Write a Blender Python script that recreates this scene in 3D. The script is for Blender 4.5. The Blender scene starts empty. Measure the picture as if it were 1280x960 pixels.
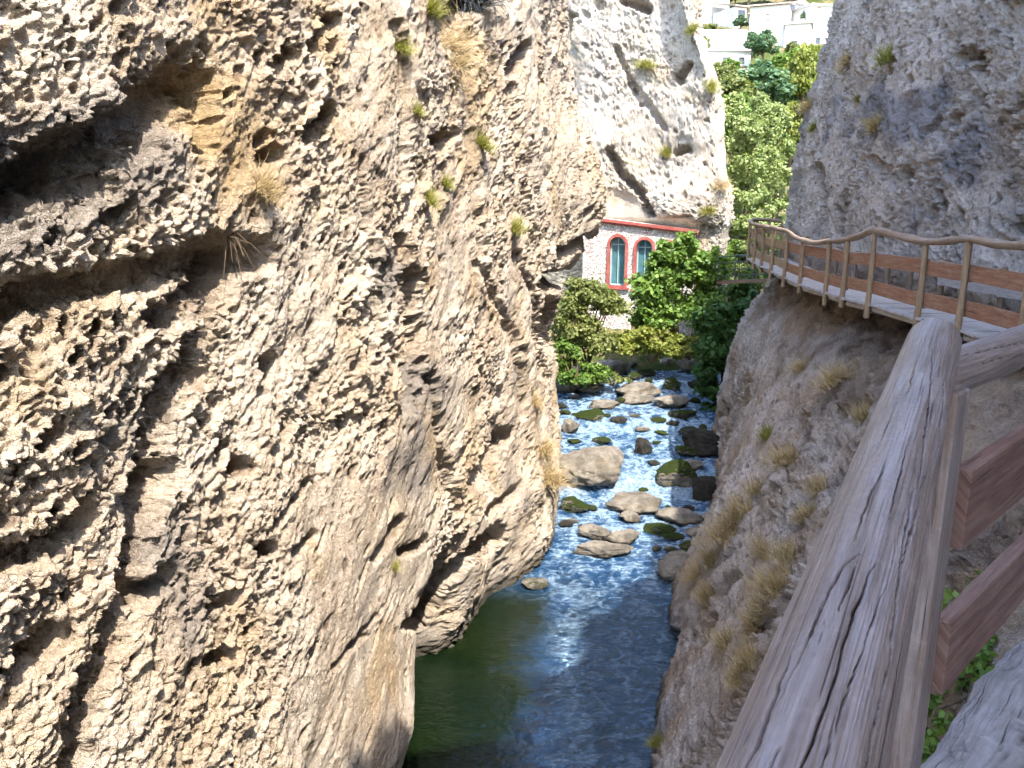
import bpy, bmesh, math, random
import numpy as np
from mathutils import Vector, Matrix
random.seed(7)
SC = bpy.context.scene
COL = SC.collection
PI = math.pi
# ------------------------------------------------------------------ camera frame
PITCH = math.radians(13.0)
CP, SP = math.cos(PITCH), math.sin(PITCH)
CAMZ = 8.0
FPX = 1000.0

def P(px, py, Y):
    """real point seen at photo pixel (px,py) at forward distance Y"""
    u = (px - 640) / FPX; v = (480 - py) / FPX
    zc = Y / (CP + v * SP)
    return Vector((u * zc, Y, CAMZ + zc * (v * CP - SP)))

def project(pts):
    x = pts[..., 0]; y = pts[..., 1]; z = pts[..., 2] - CAMZ
    zc = y * CP - z * SP
    up = y * SP + z * CP
    zs = np.where(zc > 0.2, zc, 0.2)
    px = 640 + FPX * x / zs
    py = 480 - FPX * up / zs
    return np.where(zc > 0.2, px, -9e3), np.where(zc > 0.2, py, -9e3), zc

# ------------------------------------------------------------------ object helpers
def tag(o, label=None, cat=None, group=None, kind=None):
    if label: o['label'] = label
    if cat: o['category'] = cat
    if group: o['group'] = group
    if kind: o['kind'] = kind
    return o

def empty(name, loc=(0, 0, 0), rz=0.0):
    o = bpy.data.objects.new(name, None)
    COL.objects.link(o); o.location = loc; o.rotation_euler = (0, 0, rz)
    o.empty_display_size = 0.2
    return o

class MB:
    def __init__(self):
        self.v = []; self.f = []; self.uv = []; self.sm = []
    def add(self, verts, faces, uvs=None, smooth=False):
        b = len(self.v)
        self.v.extend([tuple(p) for p in verts])
        for i, f in enumerate(faces):
            self.f.append(tuple(b + k for k in f))
            self.uv.append(uvs[i] if uvs else None)
            self.sm.append(smooth)
    def box(self, c, size, ax=None):
        """ax: 3 orthonormal axes (rows) or None"""
        A = ax or (Vector((1, 0, 0)), Vector((0, 1, 0)), Vector((0, 0, 1)))
        c = Vector(c); h = [s / 2 for s in size]
        vs = []
        for k in range(8):
            vs.append(c + A[0] * h[0] * (1 if k & 1 else -1) + A[1] * h[1] * (1 if k & 2 else -1) + A[2] * h[2] * (1 if k & 4 else -1))
        fs = [(0, 2, 3, 1), (4, 5, 7, 6), (0, 1, 5, 4), (2, 6, 7, 3), (0, 4, 6, 2), (1, 3, 7, 5)]
        dims = [(1, 0), (0, 1), (0, 2), (2, 0), (2, 1), (1, 2)]
        uvs = []
        L = max(range(3), key=lambda i: size[i])
        off = (random.random() * 20, random.random() * 20)
        for f in fs:
            q = []
            for k in f:
                co = [(1 if k & 1 else -1) * h[0], (1 if k & 2 else -1) * h[1], (1 if k & 4 else -1) * h[2]]
                o = [i for i in range(3) if i != L]
                q.append((co[L] + off[0], co[o[0]] + co[o[1]] * 1.0 + off[1]))
            uvs.append(q)
        self.add(vs, fs, uvs)
    def bar(self, a, b, w, t, up=Vector((0, 0, 1))):
        """board from a to b, width w along up, thickness t"""
        a = Vector(a); b = Vector(b); d = (b - a); L = d.length; d.normalize()
        s = d.cross(up).normalized(); u = s.cross(d).normalized()
        self.box((a + b) / 2, (L, t, w), (d, s, u))
    def tube(self, pts, rad, seg=12, cap=True, wob=0.0, seed=0):
        pts = [Vector(p) for p in pts]; n = len(pts)
        if not hasattr(rad, '__len__'): rad = [rad] * n
        rnd = random.Random(seed)
        t0 = (pts[1] - pts[0]).normalized()
        ref = Vector((0, 0, 1)) if abs(t0.z) < .9 else Vector((1, 0, 0))
        s = t0.cross(ref).normalized()
        ring = []; L = 0; Ls = []
        ph = [rnd.uniform(0, 6.28) for _ in range(4)]
        for i in range(n):
            t = (pts[min(i + 1, n - 1)] - pts[max(i - 1, 0)]).normalized()
            s = (s - t * s.dot(t)).normalized(); u = t.cross(s)
            if i: L += (pts[i] - pts[i - 1]).length
            Ls.append(L)
            r_ = []
            for k in range(seg):
                a = 2 * PI * k / seg
                r = rad[i] * (1 + wob * math.sin(2 * a + ph[0] + L * 1.3) + wob * .6 * math.sin(3 * a + ph[1] + L * 3.1))
                r_.append(pts[i] + s * math.cos(a) * r + u * math.sin(a) * r)
            ring.append(r_)
        vs = [p for r_ in ring for p in r_]; fs = []; uv = []
        off = rnd.random() * 30
        for i in range(n - 1):
            for k in range(seg):
                k2 = (k + 1) % seg
                fs.append((i * seg + k, i * seg + k2, (i + 1) * seg + k2, (i + 1) * seg + k))
                rr = max(rad[i], .01)
                w = 2 * PI * rr / seg
                uv.append([(Ls[i] + off, k * w), (Ls[i] + off, (k + 1) * w), (Ls[i + 1] + off, (k + 1) * w), (Ls[i + 1] + off, k * w)])
        self.add(vs, fs, uv, True)
        if cap:
            for r_, fl in ((ring[0], True), (ring[-1], False)):
                idx = list(range(seg))
                if fl: idx.reverse()
                self.add(r_, [tuple(idx)], [[(0.02 * math.cos(k), .02 * math.sin(k)) for k in range(seg)]])
    def build(self, name, mat, parent=None, bevel=0.0):
        me = bpy.data.meshes.new(name)
        me.from_pydata(self.v, [], self.f)
        if any(u is not None for u in self.uv):
            ul = me.uv_layers.new(name='UVMap')
            data = []
            for f, u in zip(self.f, self.uv):
                data.extend(u if u is not None else [(0, 0)] * len(f))
            ul.data.foreach_set('uv', [c for p in data for c in p])
        me.polygons.foreach_set('use_smooth', self.sm)
        me.materials.append(mat); me.update()
        o = bpy.data.objects.new(name, me); COL.objects.link(o)
        if parent is not None: o.parent = parent
        if bevel:
            m = o.modifiers.new('bev', 'BEVEL'); m.width = bevel; m.segments = 2; m.limit_method = 'ANGLE'
        return o

def grid_mesh(name, pts, mat, attrs=None, smooth=True, flip=False):
    nr, nc = pts.shape[:2]
    me = bpy.data.meshes.new(name)
    nv = nr * nc
    me.vertices.add(nv); me.vertices.foreach_set('co', np.ascontiguousarray(pts.reshape(-1), dtype=np.float32))
    r = np.arange(nr - 1)[:, None]; c = np.arange(nc - 1)[None, :]
    a = r * nc + c
    q = np.stack([a, a + 1, a + 1 + nc, a + nc], -1).reshape(-1, 4)
    if flip: q = q[:, ::-1]
    nf = len(q)
    me.loops.add(nf * 4); me.polygons.add(nf)
    me.loops.foreach_set('vertex_index', np.ascontiguousarray(q.reshape(-1), dtype=np.int32))
    me.polygons.foreach_set('loop_start', np.arange(nf, dtype=np.int32) * 4)
    me.polygons.foreach_set('use_smooth', np.full(nf, smooth))
    me.update(calc_edges=True)
    for k, v in (attrs or {}).items():
        at = me.attributes.new(k, 'FLOAT', 'POINT')
        at.data.foreach_set('value', np.ascontiguousarray(v.reshape(-1), dtype=np.float32))
    me.materials.append(mat)
    o = bpy.data.objects.new(name, me); COL.objects.link(o)
    return o

# ------------------------------------------------------------------ numpy noise
_rs = np.random.RandomState(3)
_perm = np.concatenate([_rs.permutation(256)] * 3).astype(np.int32)
_g = _rs.normal(size=(256, 3)).astype(np.float32); _g /= np.linalg.norm(_g, axis=1)[:, None]
_h3 = _rs.rand(256, 4).astype(np.float32)

def perlin(p):
    p = p.astype(np.float32)
    pi = np.floor(p).astype(np.int32); f = p - pi; pi &= 255
    w = f * f * f * (f * (f * 6 - 15) + 10)
    x0, y0, z0 = pi[..., 0], pi[..., 1], pi[..., 2]
    out = 0
    for dx in (0, 1):
        wx = w[..., 0] if dx else 1 - w[..., 0]
        hx = _perm[x0 + dx]
        for dy in (0, 1):
            wy = w[..., 1] if dy else 1 - w[..., 1]
            hy = _perm[hx + y0 + dy]
            for dz in (0, 1):
                wz = w[..., 2] if dz else 1 - w[..., 2]
                g = _g[_perm[hy + z0 + dz]]
                out = out + wx * wy * wz * (g[..., 0] * (f[..., 0] - dx) + g[..., 1] * (f[..., 1] - dy) + g[..., 2] * (f[..., 2] - dz))
    return out * 1.5

def fbm(p, octv=4, gain=.5, lac=2.03):
    a, s, t = 1.0, 0, 0
    for i in range(octv):
        s = s + a * perlin(p + 17.3 * i); t += a; a *= gain; p = p * lac
    return s / t

def ridged(p, octv=4, gain=.5, lac=2.1):
    a, s, t = 1.0, 0, 0
    for i in range(octv):
        s = s + a * (1 - 2 * np.abs(perlin(p + 11.7 * i))); t += a; a *= gain; p = p * lac
    return s / t

def cells(p):
    """F1, F2 distance and random id of the nearest feature point (eight nearest cells)"""
    p = p.astype(np.float32) - .5
    pi = np.floor(p).astype(np.int32); f = p - pi
    F1 = np.full(p.shape[:-1], 9, np.float32); F2 = F1.copy(); ID = np.zeros_like(F1)
    fx, fy, fz = f[..., 0], f[..., 1], f[..., 2]
    for dx in (0, 1):
        hx = _perm[(pi[..., 0] + dx) & 255]
        for dy in (0, 1):
            hy = _perm[hx + ((pi[..., 1] + dy) & 255)]
            for dz in (0, 1):
                r = _h3[_perm[hy + ((pi[..., 2] + dz) & 255)]]
                d = (dx + (r[..., 0] - .5) * .8 - fx) ** 2 + (dy + (r[..., 1] - .5) * .8 - fy) ** 2 + (dz + (r[..., 2] - .5) * .8 - fz) ** 2
                nb = d < F1
                F2 = np.where(nb, F1, np.minimum(F2, d)); ID = np.where(nb, r[..., 3], ID); F1 = np.where(nb, d, F1)
    return np.sqrt(F1), np.sqrt(F2), ID

def sstep(a, b, x):
    t = np.clip((x - a) / (b - a), 0, 1); return t * t * (3 - 2 * t)

def pchip(xk, yk, x):
    """monotone cubic along axis 0 of yk; x any 1-D"""
    xk = np.asarray(xk, float); yk = np.asarray(yk, float)
    h = np.diff(xk); d = np.diff(yk, axis=0) / h.reshape(-1, *([1] * (yk.ndim - 1)))
    m = np.zeros_like(yk)
    m[0] = d[0]; m[-1] = d[-1]
    for i in range(1, len(xk) - 1):
        w1 = 2 * h[i] + h[i - 1]; w2 = h[i] + 2 * h[i - 1]
        ok = d[i - 1] * d[i] > 0
        with np.errstate(divide='ignore', invalid='ignore'):
            mm = (w1 + w2) / (w1 / d[i - 1] + w2 / d[i])
        m[i] = np.where(ok, mm, 0)
    i = np.clip(np.searchsorted(xk, x) - 1, 0, len(xk) - 2)
    sh = (-1,) + (1,) * (yk.ndim - 1)
    t = ((x - xk[i]) / h[i]).reshape(sh); hh = h[i].reshape(sh)
    return (yk[i] * (2 * t ** 3 - 3 * t ** 2 + 1) + m[i] * hh * (t ** 3 - 2 * t ** 2 + t) + yk[i + 1] * (-2 * t ** 3 + 3 * t ** 2) + m[i + 1] * hh * (t ** 3 - t ** 2))

def seg_dist(px, py, poly):
    best = np.full(px.shape, 1e6, np.float32)
    if len(poly) == 1: poly = [poly[0], (poly[0][0] + .1, poly[0][1])]
    for (ax, ay), (bx, by) in zip(poly[:-1], poly[1:]):
        dx, dy = bx - ax, by - ay
        t = np.clip(((px - ax) * dx + (py - ay) * dy) / (dx * dx + dy * dy + 1e-9), 0, 1)
        best = np.minimum(best, np.hypot(px - ax - t * dx, py - ay - t * dy))
    return best

# ------------------------------------------------------------------ materials
def mat(name):
    m = bpy.data.materials.new(name); m.use_nodes = True
    nt = m.node_tree; nt.nodes.clear()
    return m, nt
class NT:
    def __init__(self, nt): self.nt = nt
    def n(self, typ, ins=None, **kw):
        nd = self.nt.nodes.new(typ)
        for k, v in kw.items(): setattr(nd, k, v)
        for k, v in (ins or {}).items():
            s = nd.inputs[k]
            if isinstance(v, bpy.types.NodeSocket): self.nt.links.new(v, s)
            else: s.default_value = v
        return nd
    def noise(self, vec, scale, detail=5, rough=.55, dist=0):
        return self.n('ShaderNodeTexNoise', {'Vector': vec, 'Scale': scale, 'Detail': detail, 'Roughness': rough, 'Distortion': dist}).outputs['Fac']
    def ramp(self, fac, a, b):
        return self.n('ShaderNodeMapRange', {'Value': fac, 'From Min': a, 'From Max': b}, interpolation_type='SMOOTHSTEP').outputs[0]
    def mix(self, fac, a, b, typ='MIX'):
        nd = self.nt.nodes.new('ShaderNodeMix'); nd.data_type = 'RGBA'; nd.blend_type = typ
        for s, v in ((nd.inputs[0], fac), (nd.inputs[6], a), (nd.inputs[7], b)):
            if isinstance(v, bpy.types.NodeSocket): self.nt.links.new(v, s)
            elif isinstance(v, (int, float)): s.default_value = v
            else: s.default_value = (*v, 1) if len(v) == 3 else v
        return nd.outputs[2]
    def math(self, op, a, b=0.0):
        return self.n('ShaderNodeMath', {0: a, 1: b}, operation=op).outputs[0]
    def attr(self, name): return self.n('ShaderNodeAttribute', attribute_name=name).outputs['Fac']
    def map(self, vec, scale=(1, 1, 1), rot=(0, 0, 0)):
        return self.n('ShaderNodeMapping', {'Vector': vec, 'Scale': scale, 'Rotation': rot}).outputs[0]
    def out(self, sh): self.n('ShaderNodeOutputMaterial', {'Surface': sh})

def rock_mat(name, light, dark, ochre, grey, ochre_amt=.5, grey_amt=.5, bump=.55, rot=(PI / 4, 0, 0), moss=False, fine=1.0, cs=1.0, streak=0.0):
    m, nt = mat(name); N = NT(nt)
    tc = N.n('ShaderNodeTexCoord').outputs['Object']
    c = N.mix(N.ramp(N.noise(tc, .9 * cs, 6, .62), .36, .64), light, dark)
    c = N.mix(N.math('MULTIPLY', N.ramp(N.noise(tc, .55 * cs, 5, .65, .6), .5, .66), ochre_amt), c, ochre)
    c = N.mix(N.math('MULTIPLY', N.ramp(N.noise(N.map(tc, (1, 1, .5)), .75 * cs, 7, .7), .52, .68), grey_amt), c, grey)
    if streak: c = N.mix(N.math('MULTIPLY', N.ramp(N.noise(N.map(tc, (1.6, 1.6, .13)), 1.6, 6, .68, .3), .53, .68), streak), c, tuple(x * .8 for x in grey))
    c = N.mix(N.attr('brown'), c, (.095, .05, .026))  # rusty stain and earth; also painted shade in pits and hollows
    c = N.mix(N.attr('grey'), c, grey)
    c = N.mix(N.attr('straw'), c, ochre)
    c = N.mix(N.math('MULTIPLY', N.attr('wet'), .8), c, (.045, .042, .03))
    sp = N.ramp(N.noise(tc, 26 * fine, 4, .7), .3, .72)
    c = N.mix(1.0, c, N.mix(sp, (.76, .73, .70), (1.14, 1.14, 1.14)), 'MULTIPLY')
    if moss:
        geo = N.n('ShaderNodeNewGeometry').outputs['Normal']
        nz = N.n('ShaderNodeSeparateXYZ', {0: geo}).outputs[2]
        k = N.math('MULTIPLY', N.math('ADD', N.math('MULTIPLY', nz, .5), N.noise(tc, 2.2, 6, .7)), N.attr('moss'))
        c = N.mix(N.ramp(k, .5, .68), c, N.mix(N.noise(tc, 30, 3), (.012, .025, .005), (.06, .085, .012)))
    ta = N.map(tc, (1, 1.0, 1.0), rot); ta = N.map(ta, (1, .55, 1.25))
    n1 = N.noise(ta, 9 * fine, 9, .68)
    v = N.n('ShaderNodeTexVoronoi', {'Vector': N.n('ShaderNodeVectorMath', {0: ta, 1: N.n('ShaderNodeTexNoise', {'Vector': tc, 'Scale': 7.0, 'Detail': 3.0}).outputs['Color']}, operation='ADD').outputs[0], 'Scale': 17 * fine, 'Detail': 2.0, 'Roughness': .6}).outputs['Distance']
    h = N.math('ADD', N.math('MULTIPLY', n1, .9), N.math('MULTIPLY', v, -.45))
    b = N.n('ShaderNodeBump', {'Strength': bump, 'Distance': .06, 'Height': h}).outputs[0]
    bs = N.n('ShaderNodeBsdfPrincipled', {'Base Color': c, 'Roughness': .92, 'Specular IOR Level': .2, 'Normal': b})
    N.out(bs.outputs[0]); return m

def wood_mat(name, a, b, crack=(.02, .014, .01), grey=(.3, .27, .25), grey_amt=.4, scale=1.0, rough=.7, bump=.35, use_crack=False):
    """grain along UV u"""
    m, nt = mat(name); N = NT(nt)
    uv = N.n('ShaderNodeTexCoord').outputs['UV']
    g = N.map(uv, (5 * scale, 130 * scale, 1))
    n1 = N.noise(g, 1.0, 6, .65, .35)
    n2 = N.noise(N.map(uv, (1.1, 17 * scale, 1)), 1.6, 6, .68, .5)
    c = N.mix(N.ramp(n1, .3, .7), a, b)
    c = N.mix(N.math('MULTIPLY', N.ramp(n2, .42, .66), grey_amt), c, grey)
    n4 = N.noise(N.map(uv, (5, 11, 1)), 1.2, 6, .72)
    c = N.mix(1.0, c, N.mix(N.ramp(n4, .25, .75), (.78, .76, .76), (1.15, 1.15, 1.15)), 'MULTIPLY')
    n3 = N.noise(N.map(uv, (1.3 * scale, 38 * scale, 1)), 1.0, 3, .5, .2)
    ck = N.ramp(n3, .335, .30) if not use_crack else N.ramp(N.noise(N.map(uv, (2.2, 150, 1)), 1.0, 3, .5, .2), .36, .31)
    c = N.mix(N.math('MULTIPLY', ck, .8), c, crack)
    if use_crack:
        c = N.mix(N.math('MULTIPLY', N.ramp(N.noise(N.map(uv, (34, 9, 1), (0, 0, .25)), 1.0, 6, .75, .8), .56, .72), .35), c, tuple(min(1, x * 1.5) for x in grey))
        c = N.mix(N.attr('crack'), c, crack)
    h = N.math('SUBTRACT', n1, N.math('MULTIPLY', ck, .8))
    bp = N.n('ShaderNodeBump', {'Strength': bump, 'Distance': .006, 'Height': h}).outputs[0]
    bs = N.n('ShaderNodeBsdfPrincipled', {'Base Color': c, 'Roughness': rough, 'Specular IOR Level': .35, 'Normal': bp})
    N.out(bs.outputs[0]); return m

def flat_mat(name, col, rough=.8, var=.15, scale=6.0, spec=.3, metal=0.0, bump=.1, dirt=None):
    m, nt = mat(name); N = NT(nt)
    tc = N.n('ShaderNodeTexCoord').outputs['Object']
    n1 = N.noise(tc, scale, 6, .65)
    c = N.mix(N.ramp(n1, .25, .75), tuple(x * (1 - var) for x in col), tuple(min(1, x * (1 + var)) for x in col))
    if dirt: c = N.mix(N.math('MULTIPLY', N.ramp(N.noise(tc, scale * .4, 6, .7), .5, .7), .6), c, dirt)
    bp = N.n('ShaderNodeBump', {'Strength': bump, 'Distance': .02, 'Height': N.noise(tc, scale * 5, 5, .6)}).outputs[0]
    bs = N.n('ShaderNodeBsdfPrincipled', {'Base Color': c, 'Roughness': rough, 'Specular IOR Level': spec, 'Metallic': metal, 'Normal': bp})
    N.out(bs.outputs[0]); return m

def leaf_mat(name, a, b, trans=.35):
    m, nt = mat(name); N = NT(nt)
    t = N.attr('tint')
    c = N.mix(t, a, b)
    bs = N.n('ShaderNodeBsdfPrincipled', {'Base Color': c, 'Roughness': .55, 'Specular IOR Level': .35})
    tr = N.n('ShaderNodeBsdfTranslucent', {'Color': N.mix(.5, c, (.25, .3, .02))})
    N.out(N.n('ShaderNodeMixShader', {0: trans, 1: bs.outputs[0], 2: tr.outputs[0]}).outputs[0]); return m

# ------------------------------------------------------------------ camera, sun and sky
cd = bpy.data.cameras.new('camera'); cam = bpy.data.objects.new('camera', cd); COL.objects.link(cam)
cam.location = (0, 0, CAMZ); cam.rotation_euler = (PI / 2 - PITCH, 0, 0)
cd.sensor_width = 36; cd.lens = FPX / 1280 * 36; cd.clip_end = 3000; cd.clip_start = .05
SC.camera = cam
SUN_EL = math.radians(58); SUN_AZ = (.4, -.9165)        # horizontal direction towards the sun (x, y)
sd = bpy.data.lights.new('sun', 'SUN'); sd.energy = 2.3; sd.angle = math.radians(.53); sd.color = (1, .935, .835)
so = bpy.data.objects.new('sun', sd); COL.objects.link(so)
tosun = Vector((SUN_AZ[0] * math.cos(SUN_EL), SUN_AZ[1] * math.cos(SUN_EL), math.sin(SUN_EL)))
so.rotation_euler = tosun.to_track_quat('Z', 'Y').to_euler()
w = bpy.data.worlds.new('World'); SC.world = w; w.use_nodes = True
nt = w.node_tree
bg = nt.nodes['Background'] if 'Background' in nt.nodes else nt.nodes.new('ShaderNodeBackground')
sky = nt.nodes.new('ShaderNodeTexSky'); sky.sky_type = 'NISHITA'; sky.sun_disc = False
sky.sun_elevation = SUN_EL; sky.sun_rotation = math.atan2(SUN_AZ[0], SUN_AZ[1])
sky.dust_density = 1.5
nt.links.new(sky.outputs[0], bg.inputs[0]); bg.inputs[1].default_value = .15
SC.view_settings.view_transform = 'Standard'; SC.view_settings.look = 'None'
SC.view_settings.exposure = 2.47; SC.view_settings.gamma = 1.0
SC.view_settings.use_curve_mapping = False
SC.cycles.max_bounces = 6; SC.cycles.diffuse_bounces = 3; SC.cycles.transparent_max_bounces = 8
SC.cycles.use_denoising = True; SC.cycles.use_adaptive_sampling = True; SC.cycles.adaptive_threshold = .035; SC.cycles.adaptive_min_samples = 16
SC.cycles.caustics_reflective = False; SC.cycles.caustics_refractive = False
# ------------------------------------------------------------------ cliffs
ROT45 = math.sqrt(.5)
M_ROCK_L = rock_mat('cream limestone', (.69, .595, .475), (.57, .46, .345), (.46, .33, .18), (.27, .24, .21), .45, .3, bump=.9, streak=.25)  # left wall's own cream tone
M_ROCK_R = rock_mat('whitish limestone', (.75, .68, .615), (.63, .56, .50), (.46, .35, .25), (.30, .30, .33), .2, .22, bump=1.0, streak=.12)  # right wall's own whitish tone
M_ROCK_C = rock_mat('pale limestone', (.56, .51, .44), (.42, .37, .31), (.42, .33, .20), (.27, .25, .23), .4, .4, fine=.6, streak=.35)

def rock_disp(B, Nn, seed, lump=1.0, big=1.0, diag=True, pit_p=.35, scale=1.0):
    """large forms: displacement (m), pit mask and roughness for a rock face at world points B"""
    p = (B + seed * 13.7).astype(np.float32)
    warp = np.stack([fbm(p * .8, 2), fbm(p * .8 + 31, 2), fbm(p * .8 + 57, 2)], -1)
    q = p.copy()
    if diag:   # beds climb away from the camera
        a = (p[..., 1] * .8 + p[..., 2] * .6); b = (-p[..., 1] * .6 + p[..., 2] * .8)
        q[..., 1] = a * .6; q[..., 2] = b * 1.2
    qw = q + warp * .4
    d = .26 * big * fbm(p * .32, 3) + .13 * big * (ridged(qw * .8 / scale, 3) - .35)
    rough = sstep(-.3, .3, fbm(p * .45 + 91, 3))
    F1, F2, ID = cells(qw * 2.4 / scale)
    d = d + lump * .09 * (ID - .5) * sstep(0, .3, F2 - F1) * (.3 + rough) + lump * .06 * (.5 - F1)
    pit = np.zeros(B.shape[:2], np.float32)
    for sc_, dep, gate in ((1.2, .22, .10), (2.6, .17, .24), (4.6, .11, .34)):
        q2 = q * np.array([1, .8, 1.35], np.float32) + warp * .25
        H1, H2, HI = cells(q2 * sc_ / scale + 7.7 * sc_)
        r = .36 * (.4 + .6 * ((HI * 37.7) % 1.0)) * (1 + .8 * fbm(p * 7, 3))
        k = np.where(HI < gate * pit_p / .35, 1 - sstep(r * .4, r, H1), 0)
        d = d - k * dep; pit = np.maximum(pit, k * .6)
    return d, pit, rough

def rock_micro(Pm, seed, rough, lump=1.0, diag=True, scale=1.0):
    """clasts, gaps and small holes on the already shaped face"""
    p = (Pm + seed * 7.1).astype(np.float32)
    q = p
    if diag:
        q = p.copy(); a = (p[..., 1] * .8 + p[..., 2] * .6); b = (-p[..., 1] * .6 + p[..., 2] * .8)
        q[..., 1] = a * .72; q[..., 2] = b * 1.15
    wp = np.stack([perlin(p * 3.1), perlin(p * 3.1 + 31), perlin(p * 3.1 + 57)], -1) + .5 * np.stack([perlin(p * 9), perlin(p * 9 + 31), perlin(p * 9 + 57)], -1)
    m = .22 + 1.1 * rough ** 1.2
    d = 0
    pit = 0
    for f, am in ((5.5, .040), (11.0, .034), (21.0, .019)):
        F1, F2, ID = cells((q + wp * (.35 / f)) * f / scale)
        e = sstep(0, .35, F2 - F1)
        d = d + am * m * lump * ((ID - .5) * .9 * e + (.45 - F1) * .9 - .35 * (1 - e))
        hole = (ID > .86) * (1 - sstep(.22, .5, F1))
        d = d - am * 1.5 * hole * lump * (.5 + rough); pit = np.maximum(pit, hole * .8)
    d = d + .020 * lump * m * fbm(q * 14 / scale, 3, .6)
    return d * scale, pit

def shape(B, ref, seed, feats, kw, hook=None):
    Nn = normals(smooth_grid(B, 4), ref)
    d, pit, rough = rock_disp(B, Nn, seed, **kw)
    fd, fp = px_feats(B, feats)
    damp = np.ones_like(d)
    if hook is not None: d, fd, damp, rough = hook(B, d, fd, rough)
    M = B + Nn * (d + fd)[..., None]
    N2 = normals(smooth_grid(M, 3), ref); N2 = N2 * .75 + Nn * .25; N2 /= np.linalg.norm(N2, axis=-1)[..., None]
    dm, pm = rock_micro(M, seed, rough, kw.get('lump', 1), kw.get('diag', True), kw.get('scale', 1.0))
    return M + N2 * (dm * damp)[..., None], N2, np.maximum(pit, pm), fp

def px_feats(B, feats):
    px, py, zc = project(B)
    d = np.zeros(px.shape, np.float32); pit = np.zeros(px.shape, np.float32)
    wob = fbm(B * 1.7, 3) * .6 + fbm(B * 6.0, 4, .65) * .75
    for poly, r, depth, br in feats:
        k = 1 - sstep(.1, 1.05, seg_dist(px, py, poly) / (r * (1 + wob)))
        d -= depth * k; pit = np.maximum(pit, k * br)
    return d, pit

def normals(B, ref):
    du = np.gradient(B, axis=1); dv = np.gradient(B, axis=0)
    n = np.cross(du, dv); n /= (np.linalg.norm(n, axis=-1)[..., None] + 1e-9)
    s = np.sign((n * ref).sum(-1)); s[s == 0] = 1
    return n * s[..., None]

def smooth_grid(a, it=2):
    for _ in range(it):
        b = a.copy()
        b[1:-1] = (a[:-2] + 2 * a[1:-1] + a[2:]) / 4; a = b.copy()
        a[:, 1:-1] = (b[:, :-2] + 2 * b[:, 1:-1] + b[:, 2:]) / 4
    return a

def rows_for(Y, n, ext, top):
    top = np.broadcast_to(np.asarray(top, float), Y.shape)
    """z rows: dense where the view sees the wall, coarse above and below"""
    lo = np.maximum(-1.5, CAMZ - .95 * np.maximum(Y, 0) - 1.2); hi = np.minimum(top - 1, CAMZ + .33 * np.maximum(Y, 0) + 1.6)
    t = np.linspace(0, 1, n)[:, None]
    mid = lo * (1 - t) + hi * t
    e = np.linspace(0, 1, ext + 1)[:, None]
    low = -1.7 * (1 - e[:-1]) + lo * e[:-1]
    up = hi * (1 - e[1:]) + top * e[1:]
    return np.concatenate([low, mid, up], 0)

def table_surface(Yk, zk, T, Y, Z):
    T = np.asarray(T, float)                        # rows z, cols Y
    A = pchip(Yk, T.T, Y).T                          # rows z, cols Y dense
    out = np.zeros_like(Z)
    for j in range(Z.shape[1]):
        out[:, j] = pchip(zk, A[:, j], Z[:, j])
    return out

# ---- left wall
Yk = [-6, 0, 3, 5, 8, 10, 11.2, 12.3, 13.2, 15, 16.7, 18.5, 20.5, 23, 25, 28]
zk = [-2, 0, .7, 1.6, 2.6, 4, 6, 7, 8, 9.2, 10.5, 13.3, 18]
TL = [
 [-4.6, -4.2, -3.6, -3.0, -2.2, -1.75, -2.1, -2.7, -1.2, -.6, .45, .9, 1.2, 1.3, 1.4, .4],
 [-4.6, -4.2, -3.6, -2.9, -2.1, -1.6, -1.9, -2.7, -1.0, -.4, .7, .95, 1.2, 1.25, 1.4, .4],
 [-4.6, -4.2, -3.5, -2.8, -2.05, -1.45, -1.5, -2.6, -.8, -.3, .8, 1.0, 1.2, 1.3, 1.4, .4],
 [-4.6, -4.2, -3.5, -2.8, -2.05, -1.55, -1.5, -2.1, -.75, -.2, .75, 1.0, 1.25, 1.3, 1.4, .4],
 [-4.6, -4.2, -3.5, -2.8, -2.05, -1.6, -1.3, -1.0, -.65, -.35, .45, .9, 1.15, 1.25, 1.3, .4],
 [-4.7, -4.2, -3.6, -2.9, -2.1, -1.55, -1.3, -1.05, -.8, -.3, .3, .75, 1.05, 1.22, 1.2, .3],
 [-4.8, -4.3, -3.7, -3.05, -2.2, -1.55, -1.25, -1.0, -.75, -.2, .3, .8, 1.2, 1.55, 1.5, .5],
 [-4.9, -4.4, -3.8, -3.1, -2.25, -1.57, -1.27, -1.02, -.77, -.2, .3, .82, 1.4, 2.3, 2.2, 1.2],
 [-5.0, -4.5, -3.9, -3.2, -2.3, -1.6, -1.3, -1.05, -.8, -.2, .3, .85, 1.5, 2.6, 2.5, 1.5],
 [-5.1, -4.6, -4.0, -3.3, -2.4, -1.7, -1.4, -1.1, -.85, -.3, .25, .8, 1.45, 2.4, 2.3, 1.4],
 [-5.2, -4.7, -4.1, -3.4, -2.5, -1.8, -1.5, -1.25, -1.0, -.45, .1, .6, 1.0, 1.8, 1.7, 1.0],
 [-5.7, -5.2, -4.6, -3.9, -2.9, -2.2, -1.9, -1.6, -1.3, -.75, -.2, .3, .8, 1.45, 1.4, .8],
 [-6.8, -6.3, -5.7, -5.0, -4.2, -3.5, -3.2, -2.9, -2.6, -2.0, -1.5, -1.0, -.6, 0, 0, -.5]]
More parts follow.
